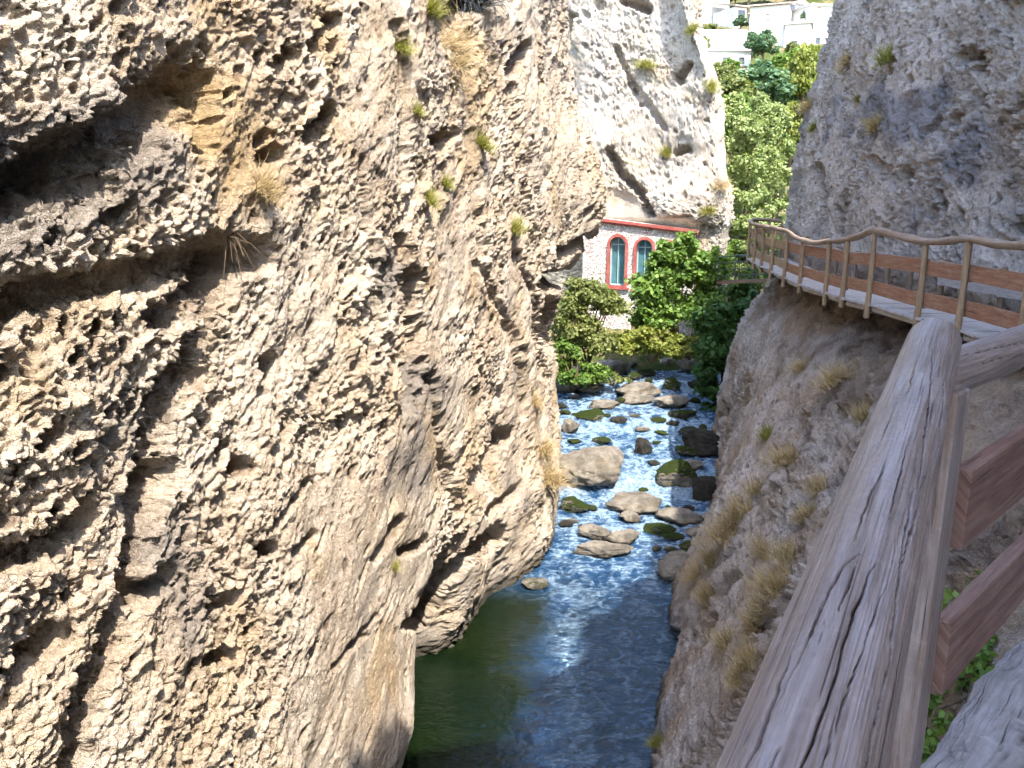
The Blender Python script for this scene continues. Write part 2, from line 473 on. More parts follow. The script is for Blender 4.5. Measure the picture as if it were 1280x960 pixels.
# columns evenly spaced across the picture, coarse outside it
yv = np.linspace(3.2, 27.5, 4000)
xv = table_surface(Yk, zk, TL, yv, np.full((1, 4000), 7.0))[0]
s = np.cumsum(np.abs(np.gradient(np.arctan2(xv, yv))) + .3 * np.gradient(np.log(yv)))
s = (s - s[0]) / (s[-1] - s[0])
NCOL, NROW = 860, 900
Y = np.interp(np.linspace(0, 1, NCOL), s, yv)
Y = np.concatenate([np.linspace(-6, 3.1, 60), Y])
Z = rows_for(Y, NROW, 26, np.clip(CAMZ + .31 * Y + 1.6, 10.6, 15.2))
X = table_surface(Yk, zk, TL, Y, Z)
B = np.stack([X, np.broadcast_to(Y, X.shape), Z], -1)
B[..., 0] = smooth_grid(B[..., 0], 3)
px, py, zc = project(B)
FL = [  # grooves and hollows: polyline in the picture, radius (px), depth (m), brown tint (rust and painted shade)
 ([(0, 240), (110, 208), (185, 150), (240, 105)], 48, .42, .3),
 ([(0, 230), (100, 195)], 40, .26, .25),
 ([(0, 395), (60, 365), (150, 350), (225, 335), (300, 310)], 30, .34, .35),
 ([(215, 400), (265, 360), (330, 318)], 26, .42, .6),
 ([(300, 350), (262, 420), (215, 520), (195, 620), (170, 730), (120, 860), (95, 960)], 24, .26, .5),
 ([(188, 610), (215, 590)], 26, .45, .3), ([(185, 745), (215, 720)], 20, .3, .3),
 ([(310, 585)], 15, .3, 1.0), ([(345, 452)], 16, .22, .3), ([(262, 470)], 18, .2, .3),
 ([(330, 690), (345, 685)], 10, .2, .9), ([(265, 828), (292, 818)], 10, .22, .2),
 ([(492, 30), (505, 120), (512, 230)], 8, .14, .2), ([(584, 40), (588, 160), (606, 320)], 9, .15, .2), ([(640, 110), (652, 220), (664, 330)], 8, .14, .15), ([(540, 470), (548, 560), (575, 640)], 8, .2, .15), ([(455, 200), (470, 330), (478, 430)], 6, .14, .2),
 ([(555, 180), (562, 170)], 15, .5, .4), ([(395, 165), (415, 140)], 17, .4, .7), ([(340, 200), (355, 190)], 13, .3, .3),
 ([(352, 85), (365, 70)], 14, .25, .2), ([(270, 115), (262, 180)], 16, .35, .9), ([(395, 60), (420, 25)], 14, .2, .7),
 ([(520, 350), (520, 430), (512, 500)], 18, .35, .25), ([(505, 300), (515, 350)], 12, .25, .2),
 ([(520, 778), (545, 740), (590, 692), (622, 668)], 15, .75, .15),
 ([(596, 600), (612, 570), (628, 545)], 16, .3, .15), ([(610, 640), (650, 610)], 10, .2, .15),
 ([(470, 700), (500, 650)], 8, .12, .6), ([(505, 690), (530, 676)], 10, .2, .7), ([(345, 660), (395, 600)], 6, .12, .5),
 ([(640, 90), (655, 60)], 11, .35, .8), ([(590, 0), (575, 10), (560, 30)], 22, .6, .3),
 ([(690, 352), (730, 342)], 16, .8, .25), ([(700, 318), (735, 300)], 10, .4, .2), ([(690, 380), (686, 430)], 12, .5, .2),
 ([(650, 320), (668, 380), (676, 470)], 9, .2, .15), ([(600, 330), (640, 420), (655, 520)], 8, .14, .1),
 ([(440, 810), (455, 795)], 8, .15, .4), ([(420, 835), (470, 770)], 5, .08, .5), ([(0, 700), (60, 690), (110, 650)], 24, .3, .3),
 ([(20, 840), (80, 790)], 20, .25, .3), ([(270, 760), (300, 750)], 8, .15, .2), ([(375, 690), (400, 670)], 8, .14, .3)]
# the clean water-worn face low down is smoother
smoothness = sstep(330, 420, px) * sstep(560, 700, py) * (1 - sstep(515, 560, px))
def hookL(B, d, fd, rough):
    rough = np.clip(rough * (1 - .7 * smoothness) + .35 * sstep(420, 250, px), 0, 1.1)
    return d * (1 - .5 * smoothness), fd, 1 - .45 * smoothness, rough
D, Nn, pit, fp = shape(B, np.array([1, -.3, 0]), 1.0, FL, dict(lump=1.22, big=.85, pit_p=.26), hookL)
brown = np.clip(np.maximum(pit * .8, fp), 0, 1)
grey = .85 * np.clip(sstep(.1, .5, fbm(B * .6 + 5, 4) + .5 * (1 - np.clip(np.minimum(seg_dist(px, py, [(500, 330), (530, 480), (520, 560)]), seg_dist(px, py, [(220, 690), (240, 830)])) / 70, 0, 1)) - .05), 0, 1)
grey = np.maximum(grey, (1 - sstep(60, 120, seg_dist(px, py, [(0, 250), (150, 190)]))) * .8)
grey = np.maximum(grey, sstep(.9, 0, B[..., 2] + .5 * fbm(B * 1.5, 2)) * .8)
straw = np.clip(sstep(.15, .5, fbm(B * np.array([1, 1, .6]) * .9 + 45, 4)) * .7 + (1 - sstep(20, 70, seg_dist(px, py, [(290, 130), (320, 220)]))) * .7, 0, 1)
def cap(D, sx):
    rows = [D]
    for dx, dz in ((.5, .25), (1.5, .5), (4, .9), (10, 1.4), (24, 2)):
        r = D[-1:].copy(); r[..., 0] += sx * dx; r[..., 2] += dz + .25 * fbm(r * .9, 3); rows.append(r)
    return np.concatenate(rows, 0)
def padrows(a): return np.concatenate([a] + [a[-1:]] * 5, 0)
Dc = cap(D, -1); brown, grey, straw = padrows(brown), padrows(grey), padrows(straw)
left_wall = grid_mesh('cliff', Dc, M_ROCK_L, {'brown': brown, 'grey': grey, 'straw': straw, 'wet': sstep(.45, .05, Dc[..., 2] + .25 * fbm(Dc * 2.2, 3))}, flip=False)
tag(left_wall, kind='structure')
GRID_L = D

def wzv(y): return np.interp(y, [-10, 15.5, 20.3, 21.5, 24.3, 25.6, 28.2, 29.2, 34], [0, 0, .12, .62, .72, 1.05, 1.12, 1.38, 1.42])
# ---- right wall, both above and below the boardwalk
Yk2 = [-8, -3, 0, 2, 4, 7, 10.3, 12, 14.6, 17, 19.2, 22, 24, 26, 27, 30]
zk2 = [-2, 0, 2, 4, 5.3, 6.0, 6.3, 7, 9, 11, 14, 17]
TR = [
 [-3.0, -2.3, -1.7, -1.1, -.5, .4, 1.6, 2.0, 2.8, 3.8, 4.7, 5.7, 6.2, 6.8, 8.0, 12],
 [-2.5, -1.8, -1.2, -.6, 0, .9, 2.05, 2.5, 3.2, 4.1, 5.0, 5.9, 6.3, 6.9, 8.0, 12],
 [-1.5, -.8, -.2, .4, 1.0, 1.9, 3.0, 3.4, 4.0, 4.8, 5.5, 6.2, 6.55, 7.1, 8.2, 12],
 [-.6, .1, .7, 1.3, 1.9, 2.9, 4.1, 4.5, 5.0, 5.6, 6.1, 6.7, 7.0, 7.5, 8.5, 12],
 [0, .7, 1.3, 1.9, 2.6, 3.8, 5.2, 5.5, 5.9, 6.4, 6.8, 7.4, 7.8, 8.1, 9, 12.2],
 [.6, 1.1, 1.7, 2.3, 3.2, 4.7, 6.3, 6.5, 6.75, 7.0, 7.4, 7.8, 8.05, 8.4, 9.2, 12.3],
 [1.2, 1.6, 2.1, 2.8, 3.8, 5.6, 6.9, 7.05, 7.15, 7.4, 7.7, 8.0, 8.3, 8.6, 9.3, 12.3],
 [2.0, 2.3, 2.9, 3.9, 5.0, 6.6, 7.2, 7.3, 7.4, 7.6, 7.85, 8.15, 8.4, 8.7, 9.5, 12.5],
 [2.0, 2.3, 3.0, 4.0, 5.1, 6.7, 7.3, 7.4, 7.5, 7.7, 7.95, 8.3, 8.6, 8.85, 9.8, 12.8],
 [2.0, 2.3, 3.1, 4.1, 5.2, 6.8, 7.4, 7.5, 7.7, 7.95, 8.2, 8.55, 8.85, 9.15, 10.1, 13],
 [2.1, 2.5, 3.3, 4.3, 5.4, 7.0, 7.8, 8, 8.2, 8.5, 8.7, 9.1, 9.4, 9.7, 10.7, 13.4],
 [2.4, 2.8, 3.6, 4.6, 5.8, 7.4, 8.5, 8.8, 9.1, 9.4, 9.7, 10.1, 10.4, 10.8, 12, 14]]
Y2 = np.concatenate([np.linspace(-8, 1.4, 50), np.exp(np.linspace(math.log(1.5), math.log(9), 170)), np.linspace(9.05, 27.2, 520), np.linspace(27.3, 30, 30)])
Z2 = rows_for(Y2, 660, 26, np.interp(Y2, [8, 17, 24], [17, 15.4, 15.4]))
X2 = table_surface(Yk2, zk2, TR, Y2, Z2)
Z2 = Z2 + sstep(12.5, 17, Z2) * sstep(11, 8, Y2)[None, :] * (2.4 * fbm(np.stack([np.broadcast_to(Y2, Z2.shape) * .55, 0 * Z2, 0 * Z2 + 3], -1), 4) + 3.5 * sstep(1.0, -2.0, Y2)[None, :])  # unseen rim behind the camera raised to block sun from the near railing
B2 = np.stack([X2, np.broadcast_to(Y2, X2.shape), Z2], -1)
B2[..., 0] = smooth_grid(B2[..., 0], 3)
px2, py2, zc2 = project(B2)
up = sstep(6.2, 6.8, B2[..., 2])
FR = [([(1205, 72), (1215, 68)], 13, .7, .8), ([(1215, 85)], 7, .4, .2), ([(1140, 100)], 6, .3, .7), ([(1185, 150), (1190, 145)], 7, .35, .3), ([(1128, 218)], 9, .4, .3),
 ([(1162, 265)], 9, .4, .1), ([(1270, 285)], 9, .35, .7), ([(1265, 145), (1270, 130)], 7, .3, .8), ([(1105, 105), (1120, 75)], 5, .15, .5), ([(1170, 150), (1155, 165)], 6, .2, .1),
 ([(1020, 210), (1030, 280)], 8, .3, .5), ([(1060, 240), (1050, 290)], 7, .25, .4), ([(1095, 200), (1115, 230)], 9, .25, .1), ([(1215, 185)], 5, .2, .9), ([(1180, 205)], 5, .2, .5),
 ([(930, 470), (905, 520)], 7, .2, .1), ([(985, 580), (1010, 540)], 8, .25, .2), ([(940, 640), (985, 600)], 7, .2, .2), ([(925, 720), (900, 745)], 8, .2, .4), ([(870, 800), (890, 770)], 7, .2, .2),
 ([(836, 790), (832, 830)], 9, .35, .2), ([(930, 800), (960, 770)], 9, .2, .4), ([(1050, 520), (1075, 500)], 9, .3, .2)]
near = 1 - sstep(2.5, 6, np.hypot(B2[..., 0], B2[..., 1]))     # keep clear of the walkway by the camera
clear = sstep(5.8, 6.2, B2[..., 2]) * (1 - sstep(7.5, 8.0, B2[..., 2]))
def hookR(B, d, fd, rough):
    d = d * (1 - .55 * near)
    d = np.where(clear > 0, np.minimum(d, .10 + (1 - clear) * .5), d)
    return d, fd, 1 - .1 * near, np.clip(rough + .25, 0, 1.1)
D2, N2, pit2, fp2 = shape(B2, np.array([-1, -.2, .2]), 2.0, FR, dict(lump=1.45, big=.95, pit_p=.45), hookR)
soil_shade = sstep(4.0, 5.5, B2[..., 2] + 1.8 * fbm(B2 * .9 + 3, 4) - .06 * (B2[..., 1] - 12)) * (1 - sstep(6.3, 6.9, B2[..., 2])) * sstep(3.0, 5.5, B2[..., 1]) * (.75 + .5 * fbm(B2 * 3, 3))  # brown earth below the deck, deepened to stand in for its shadow
brown2 = np.clip(np.maximum(np.maximum(pit2 * .75, fp2), soil_shade * .9), 0, 1)
grey2 = np.clip(sstep(.1, .5, fbm(B2 * .55 + 8, 4) + .6 * (1 - np.clip(seg_dist(px2, py2, [(1060, 170), (1140, 140), (1180, 190)]) / 75, 0, 1)) - .05) * .85 * up, 0, 1)
grey2 = np.maximum(grey2, sstep(1.0, .1, B2[..., 2] + .5 * fbm(B2 * 1.5, 2)) * .8)
straw2 = np.clip(sstep(-.25, .3, fbm(B2 * .8 + 61, 4)) * (1 - up) * .85 + up * sstep(.1, .5, fbm(B2 * .5 + 61, 4) + .5 * sstep(1190, 1280, px2) * sstep(330, 60, py2) - .1) * .5, 0, 1)
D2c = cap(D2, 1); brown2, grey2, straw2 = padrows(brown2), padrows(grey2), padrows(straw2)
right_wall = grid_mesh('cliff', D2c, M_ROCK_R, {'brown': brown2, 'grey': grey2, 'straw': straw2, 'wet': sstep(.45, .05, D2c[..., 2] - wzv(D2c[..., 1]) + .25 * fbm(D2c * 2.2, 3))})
tag(right_wall, kind='structure')

# ---- end wall behind the mill
def edge_px(py):
    return float(np.interp(py, [-350, 0, 60, 120, 200, 260, 310, 345, 400, 470], [835, 862, 880, 898, 903, 916, 906, 902, 905, 910]))
def facY(px): return 34.4 - (px - 735) / 135 * 1.4
rws = [-350, -200, -80, 0, 60, 120, 200, 250, 272, 300, 345, 400, 470]
lean = {-350: 5, -200: 3.4, -80: 2.2, 0: 1.5, 60: 1.2, 120: 1.0, 200: .6, 250: .2, 272: .1, 300: .7, 345: .7, 400: .6, 470: .2}
CP_ = []
for r in rws:
    e = edge_px(r); l = lean[r]; row = []
    over = -.25 if r in (250, 272) else 0.0
    row.append(P(640, r, 39 + l)); row.append(P(735, r, facY(735) + l + .4)); row.append(P(768, r, facY(768) + l + .25))
    row.append(P(800, r, facY(800) + l + .2)); row.append(P(840, r, facY(840) + l + over * .8))
    row.append(P(875, r, facY(870) + l * .6 + over * .6)); row.append(P(e - 8, r, facY(880) + l * .5 + over * .3)); row.append(P(e, r, facY(880) + 1.0 + l * .5))
    row.append(P(e - 5, r, 37 + l)); row.append(P(e - 20, r, 46 + l))
    CP_.append(row)
CPA = np.array([[tuple(p) for p in row] for row in CP_])
nr, nc = 420, 420
A_ = pchip(np.arange(len(rws)), CPA, np.linspace(0, len(rws) - 1, nr))
B3 = pchip(np.arange(CPA.shape[1]), A_.transpose(1, 0, 2), np.linspace(0, CPA.shape[1] - 1, nc)).transpose(1, 0, 2)
B3 = smooth_grid(B3, 4)
px3, py3, zc3 = project(B3)
FC = [([(762, 190), (775, 215), (800, 240), (812, 270)], 7, .6, .6), ([(822, 276), (862, 273)], 5, .25, .3), ([(848, 100), (862, 82)], 7, .5, .6), ([(845, 190), (860, 185)], 6, .5, .6),  # brown tint also standing in for shade in clefts and overhang
      ([(810, 10), (780, 0)], 7, .5, .7), ([(700, 60), (712, 20)], 8, .6, .3), ([(795, 110), (830, 160)], 6, .3, .1), ([(770, 60), (800, 130)], 5, .4, .1)]
# the masonry stands in a pocket of the rock
pocket = sstep(738, 760, px3) * (1 - sstep(856, 872, px3)) * sstep(262, 284, py3) * (1 - sstep(400, 430, py3))
plaster = (1 - sstep(18, 30, seg_dist(px3, py3, [(770, 262), (785, 272)])))
keep = np.maximum(pocket, plaster)
def hookC(B, d, fd, rough): return d * (1 - keep) - keep * .25, fd * (1 - pocket), 1 - keep, np.clip(rough + .2, 0, 1)
D3, N3, pit3, fp3 = shape(B3, np.array([-.3, -1, 0]), 3.0, FC, dict(lump=1.0, big=1.0, scale=1.6), hookC)
straw3 = np.clip(sstep(.1, .5, fbm(B3 * .35 + 61, 4)) * .8, 0, 1)
end_wall = grid_mesh('cliff', D3, M_ROCK_C, {'brown': np.clip(np.maximum(pit3 * .5, fp3), 0, 1), 'grey': np.clip(sstep(.15, .5, fbm(B3 * .5 + 2, 3)) * .5, 0, 1), 'straw': straw3})
tag(end_wall, kind='structure')

# ------------------------------------------------------------------ ground: gorge bed rising to the hillside with the village
GY = [-80, 10, 28.5, 30, 31.5, 34, 38, 45, 60, 80, 95, 110, 130, 160, 220, 420]
GZ = [-2.2, -2.2, -1.2, .7, 1.75, 2.6, 4.0, 6.2, 11.2, 18, 22, 27, 34.5, 45, 68, 130]
gy = np.concatenate([np.linspace(-80, 25, 20), np.linspace(26, 60, 120), np.linspace(60.5, 160, 150), np.linspace(165, 420, 40)])
gx = np.concatenate([np.linspace(-260, -22, 30), np.linspace(-20, 60, 150), np.linspace(63, 320, 40)])
GXX, GYY = np.meshgrid(gx, gy)
gz = pchip(GY, np.array(GZ), gy)[:, None] + np.zeros_like(GXX)
p = np.stack([GXX, GYY, gz * 0], -1)
gz = gz + sstep(29, 50, GYY) * (fbm(p * .12, 4) * 1.6) + fbm(p * 1.1, 4) * .28 * sstep(28, 31, GYY) + fbm(p * .02 + 3, 2) * 8 * sstep(110, 200, GYY)
def ground_z(x, y):
    i = int(np.argmin(np.abs(gy - y))); j = int(np.argmin(np.abs(gx - x))); return float(gz[i, j])
mg, nt = mat('hillside earth'); N = NT(nt)
tc = N.n('ShaderNodeTexCoord').outputs['Object']
c = N.mix(N.ramp(N.noise(tc, .25, 7, .65), .4, .62), (.06, .075, .02), (.20, .155, .085))
c = N.mix(N.ramp(N.noise(tc, 1.6, 5, .6), .5, .66), c, (.035, .055, .014))
N.out(N.n('ShaderNodeBsdfPrincipled', {'Base Color': c, 'Roughness': .95, 'Specular IOR Level': .1, 'Normal': N.n('ShaderNodeBump', {'Strength': .8, 'Distance': .1, 'Height': N.noise(tc, 5, 6, .7)}).outputs[0]}).outputs[0])
ground = grid_mesh('ground', np.stack([GXX, GYY, gz], -1), mg)
tag(ground, kind='structure')

# ------------------------------------------------------------------ water
def wz(y):
    return pchip([-10, 15.5, 17, 20.3, 21.5, 24.3, 25.6, 28.2, 29.2, 34], np.array([0, 0, .06, .12, .62, .72, 1.05, 1.12, 1.38, 1.42]), np.atleast_1d(np.asarray(y, float)))
def water_hit(px, py):
    lo, hi = 9.0, 36.0
    for _ in range(40):
        m = (lo + hi) / 2
        if P(px, py, m).z > wz(m)[0]: lo = m
        else: hi = m
    return P(px, py, lo)
# ------------------------------------------------------------------ boulders
M_BOULD = rock_mat('river boulder stone', (.44, .395, .33), (.24, .215, .18), (.28, .21, .12), (.13, .125, .115), .5, .5, bump=1.0, moss=True, fine=1.3, cs=3.5)
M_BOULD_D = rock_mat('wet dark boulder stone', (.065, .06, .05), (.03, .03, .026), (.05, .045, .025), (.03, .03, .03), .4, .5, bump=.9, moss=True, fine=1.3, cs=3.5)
bm = bmesh.new(); bmesh.ops.create_icosphere(bm, subdivisions=5, radius=1.0)
ICO_V = np.array([v.co[:] for v in bm.verts], np.float32); ICO_F = [tuple(v.index for v in f.verts) for f in bm.faces]; bm.free()
WATER_ROCKS = []
def boulder(cx, base, wpx, hpx, moss, label, dark=False, group='boulders in the stream', flat=.8, onland=None, seed=[0]):
    seed[0] += 1; rs = np.random.RandomState(seed[0] * 7 + 1)
    hit = water_hit(cx, base) if onland is None else P(cx, base, onland)
    zc = hit.y * CP - (hit.z - CAMZ) * SP
    W = wpx * 1.27 * zc / FPX; Hm = hpx * zc / FPX; a = math.atan2(CAMZ - hit.z, hit.y)
    Dp = min(W * flat, Hm / math.sin(a) * .75); H = max((Hm - Dp * math.sin(a) * .75) / math.cos(a), .22 * W)
    v = ICO_V.copy()
    r = np.ones(len(v), np.float32) * 1.25
    for _ in range(9):
        n = rs.normal(size=3); n /= np.linalg.norm(n)
        dd = v @ n; r = np.where(dd > .05, np.minimum(r, rs.uniform(.62, 1.02) / np.maximum(dd, .05)), r)
    r = np.minimum(r, 1.12)
    p = v * r[:, None]
    q = p + seed[0] * 9.1
    p = p * (1 + .26 * fbm(q * 1.2, 3) + .13 * ridged(q * 2.2, 4) + .05 * fbm(q * 5, 3) + .03 * fbm(q * 13, 3))[:, None]
    g1, g2, gi = cells(q * 4.5); p = p * (1 - .07 * (gi > .72) * (1 - sstep(.15, .55, g1)) + .035 * (gi - .5) * sstep(0, .3, g2 - g1))[:, None]
    p /= np.abs(p).max(0)
    p = p * np.array([W / 2, Dp / 2, H * .62])
    ang = rs.uniform(-.5, .5); c, s = math.cos(ang), math.sin(ang)
    kx = p[:, 0].copy(); p[:, 0] = c * kx - s * p[:, 1] * .6; p[:, 1] = s * kx * .6 + c * p[:, 1]
    o_loc = Vector((hit.x, hit.y + Dp * .42, hit.z + H * .38))
    me = bpy.data.meshes.new('boulder'); me.from_pydata(p.tolist(), [], ICO_F)
    me.polygons.foreach_set('use_smooth', [True] * len(ICO_F))
    for k, val in (('moss', np.full(len(p), min(1, moss + .2))), ('wet', 1 - sstep(-.02, .07 + .22 * H, p[:, 2] + H * .38 - .04 + .05 * fbm(q * 2, 2))), ('brown', np.zeros(len(p))), ('grey', np.zeros(len(p))), ('straw', np.zeros(len(p)))):
        if onland is not None and k == 'wet': val = np.zeros(len(p))
        at = me.attributes.new(k, 'FLOAT', 'POINT'); at.data.foreach_set('value', np.asarray(val, np.float32))
    me.materials.append(M_BOULD_D if dark else M_BOULD)
    o = bpy.data.objects.new('boulder', me); COL.objects.link(o); o.location = o_loc
    tag(o, label, 'boulder', group)
    if onland is None: WATER_ROCKS.append((o_loc.x, o_loc.y, W / 2, Dp / 2))
    return o
BL = [
 (746, 616, 84, 68, .15, 'largest pale boulder, leaning against the left cliff beside the cascade', False),
 (719, 643, 32, 26, .95, 'mossy green knob right below the largest pale boulder', False),
 (737, 528, 36, 22, 1.0, 'bright green moss cushion boulder above the largest pale boulder', False),
 (757, 513, 36, 16, .1, 'flat pale boulder behind the green moss cushion boulder', False),
 (741, 494, 30, 18, .1, 'small whitish boulder below the left bushes at the stream edge', False),
 (711, 494, 36, 42, .05, 'tall smooth grey slab leaning on the left cliff foot', False),
 (713, 543, 20, 22, .4, 'small tan boulder wedged between left cliff and moss cushion', False),
 (798, 500, 52, 27, .25, 'dark grey hump at the back of the upper boulder trio', False),
 (799, 508, 40, 18, .05, 'pale front boulder of the upper trio in midstream', False),
 (839, 512, 44, 25, .3, 'ochre mossy right boulder of the upper trio', False),
 (843, 489, 24, 19, .8, 'mossy round boulder at the head of the rapids', False),
 (856, 526, 32, 18, .5, 'dark low boulder with olive top by the leafy right bank', True),
 (842, 533, 17, 9, .2, 'tiny black stone poking from the upper rapids', True),
 (775, 530, 20, 11, .2, 'small black stone beneath the upper boulder trio', True),
 (805, 569, 18, 24, .2, 'black upright stone at the lip of the cascade', True),
 (880, 572, 44, 42, .25, 'blackish boulder heap in shade below the dark green shrub', True),
 (862, 572, 28, 20, .8, 'mossy boulder upstream of the cascade at its right side', False),
 (848, 615, 44, 46, .95, 'large mossy green boulder on the right of the cascade', False),
 (865, 590, 34, 20, .1, 'pale capstone behind the large mossy boulder', False),
 (885, 628, 36, 38, .1, 'rounded black wet boulder beside the right cliff foot', True),
 (799, 645, 64, 33, .15, 'broad tan boulder in midstream just below the cascade', False),
 (791, 655, 28, 19, .1, 'small round tan stone in front of the broad tan boulder', False),
 (855, 659, 54, 26, .1, 'low pale slab right of the broad tan boulder', False),
 (826, 671, 36, 18, .95, 'low green mossy stone at the slab of the lower group', False),
 (746, 678, 36, 28, .2, 'brown squarish boulder of the lower pair', False),
 (781, 682, 40, 25, .3, 'grey brown rounded boulder of the lower pair', False),
 (752, 700, 68, 18, .3, 'long flat half sunk boulder, lowest in midstream', False),
 (876, 674, 28, 17, .1, 'pale stone at the right water edge below the black boulder', False),
 (865, 693, 24, 22, .8, 'dark mossy stone at the right water edge', False),
 (862, 734, 60, 46, .15, 'tan bank boulder under dry grass on the right bank', False),
 (668, 738, 32, 17, .4, 'brown stone at the foot of the left cliff by the pool', False),
 (834, 462, 20, 18, .1, 'round whitish boulder in front of the yellow green bush', False),
 (861, 467, 22, 22, .1, 'whitish boulder beside the dark shrub at the far bank', False),
 (765, 470, 42, 24, .1, 'pale broken rock pile stone under the left bushes', False),
 (812, 470, 22, 12, .7, 'low mossy stone on the far bank below the yellow green bush', False),
]
BL += [
 (700, 600, 22, 20, .5, 'mossy stone squeezed between the largest pale boulder and the left cliff', False),
 (728, 470, 26, 20, .1, 'grey stone standing on the left bank above the grey slab', False),
 (795, 476, 22, 14, .8, 'green stone at the far left end of the rapids', False),
 (870, 488, 18, 14, .3, 'olive stone half hidden below the dark green shrub', True),
 (823, 530, 22, 10, .5, 'flat wet stone in the upper rapids left of the tiny black stone', True),
 (868, 548, 30, 18, .5, 'dark mossy shelf stone on the right bank of the upper rapids', True),
 (818, 583, 14, 9, .3, 'small dark stone splitting the cascade', True),
 (890, 655, 22, 20, .2, 'greyish stone below the rounded black wet boulder', False),
 (732, 664, 16, 10, .4, 'small dark stone left of the brown squarish boulder', True),
 (843, 676, 24, 10, .6, 'thin mossy ledge stone at the right edge below the low pale slab', False),
 (846, 706, 28, 22, .3, 'brown stone tucked under the tan bank boulder', False),
 (706, 660, 18, 12, .3, 'small stone at the left cliff foot below the mossy green knob', True),
 (790, 462, 18, 12, .4, 'little grey stone before the yellow green bush', False),
 (753, 556, 20, 12, .8, 'mossy crumb stone behind the top of the largest pale boulder', False),
]
for cx, base, wp, hp, ms, lb, dk in BL: boulder(cx, base, wp, hp, ms, lb, dk)

_r = random.Random(21)
for cx, base in ((708, 520), (716, 556), (722, 500), (760, 522), (792, 522), (806, 540), (830, 545), (822, 556), (878, 540), (884, 556), (892, 610), (806, 616), (838, 640), (812, 640), (786, 668), (820, 690),
                 (842, 690), (856, 705), (738, 640), (716, 655), (742, 690), (872, 650), (882, 690), (860, 640), (774, 506), (786, 486), (810, 480), (868, 505), (700, 512), (706, 574)):
    boulder(cx + _r.uniform(-3, 3), base, _r.uniform(8, 17), _r.uniform(6, 11), _r.uniform(.1, .9), 'small wet stone breaking the surface of the rapids among the boulders', _r.random() < .45, 'small stones in the rapids')

# ------------------------------------------------------------------ water surface
wy = np.exp(np.linspace(math.log(7.0), math.log(34), 760)); wx = np.linspace(-4.5, 11, 430)
WX, WY = np.meshgrid(wx, wy)
WZ = wz(wy)[:, None] + 0 * WX
p = np.stack([WX, WY, 0 * WX], -1)
rap = sstep(14.2, 17.5, WY + .8 * fbm(p * .5, 2) + .25 * (WX - 1.2))
flow = np.stack([WX * 1.0, WY * .55, 0 * WX], -1)
wq = np.stack([fbm(p * .9, 2), fbm(p * .9 + 9, 2), 0 * WX], -1)
turb = fbm(flow * np.array([2.6, 6.5, 1]) + 1.6 * wq, 5, .66)
turb0 = fbm(flow * 2.2 + 1.3 * wq, 4, .6)
step = np.zeros_like(WX)
for y0, s_, a_ in ((20.9, .75, 1.0), (25.0, .7, .8), (28.7, .6, .7), (18.6, .5, .35), (23.4, .6, .45), (26.8, .5, .5)):
    step = np.maximum(step, a_ * np.exp(-((WY - y0 - .5 * fbm(p * .7 + y0, 2) * 2) / s_) ** 2))
wake = np.zeros_like(WX)
for bx, by, rx, ry in WATER_ROCKS:
    dd = np.hypot((WX - bx) / (rx + .12), (WY - by + ry * .3) / (ry + .28))
    wake = np.maximum(wake, np.exp(-((dd - 1.0) / .28) ** 2) * .7)
strk = ridged(np.stack([WX * 3.2 + 1.2 * wq[..., 0], WY * 4.2 + 1.2 * wq[..., 1], 0 * WX], -1), 4, .62)
foam_glint = rap * np.clip(sstep(.10, .72, turb * .7 + step * .5 + wake * .66 + turb0 * .3 - .13), 0, 1)
foam_glint = np.clip(foam_glint * (.45 + .55 * sstep(-.2, .7, strk)) + (rap * .40 + .30 * sstep(-.35, .5, WX - (.55 + (WY - 10) * .05))) * sstep(.42, .85, strk + turb0 * .5), 0, 1)  # second term paints white sky glints on the pool's current
fall = np.exp(-((WY - 20.9) / .5) ** 2)
vert_ = ridged(np.stack([WX * 6, WY * .8, 0 * WX], -1), 3)
foam_glint = np.maximum(foam_glint, fall * sstep(-.5, .6, vert_) * .9 * sstep(2.6, 3.1, WX) * sstep(5.0, 4.2, WX))
blue = np.clip(np.maximum(rap, sstep(-.8, .9, WX - (.55 + (WY - 10) * .05) + 1.7 * fbm(p * .9 + 3, 4))), 0, 1)
WZ = WZ + rap * (.07 * turb0 + .04 * turb + .02 * strk) + (.006 + .036 * blue * (1 - .5 * rap)) * fbm(np.stack([WX * 2.2, WY * 3.6, 0 * WX], -1) + 1.2 * wq, 4) + (1 - rap) * .004 * fbm(p * 7, 2)
mw, nt = mat('stream water'); N = NT(nt)
tc = N.n('ShaderNodeTexCoord').outputs['Object']
rp = N.attr('rapid'); fo = N.attr('foam_glint')
deep = N.mix(N.ramp(N.noise(tc, .5, 4, .6), .35, .7), (.0015, .0065, .002), (.006, .011, .003))
c = N.mix(N.attr('blue'), deep, (.005, .026, .068)); c = N.mix(rp, c, (.010, .054, .14))  # blue of the aerated current also stands in for reflected sky
fo2 = N.math('MULTIPLY', fo, N.ramp(N.noise(N.map(tc, (1, 1.6, 1)), 11, 6, .75), .22, .68))
c = N.mix(fo2, c, (.40, .54, .67))
rg = N.n('ShaderNodeMapRange', {'Value': fo2, 'To Min': .045, 'To Max': .6}).outputs[0]
h1 = N.noise(N.map(tc, (1.1, 2.2, 1)), 2.6, 5, .6, .5); h2 = N.noise(N.map(tc, (1.2, 1.7, 1)), 9, 4, .6, .3)
hh = N.math('ADD', h1, N.math('MULTIPLY', h2, .6))
bp = N.n('ShaderNodeBump', {'Strength': N.n('ShaderNodeMapRange', {'Value': N.attr('ripple'), 'To Min': .16, 'To Max': 1.0}).outputs[0], 'Distance': .22, 'Height': hh}).outputs[0]
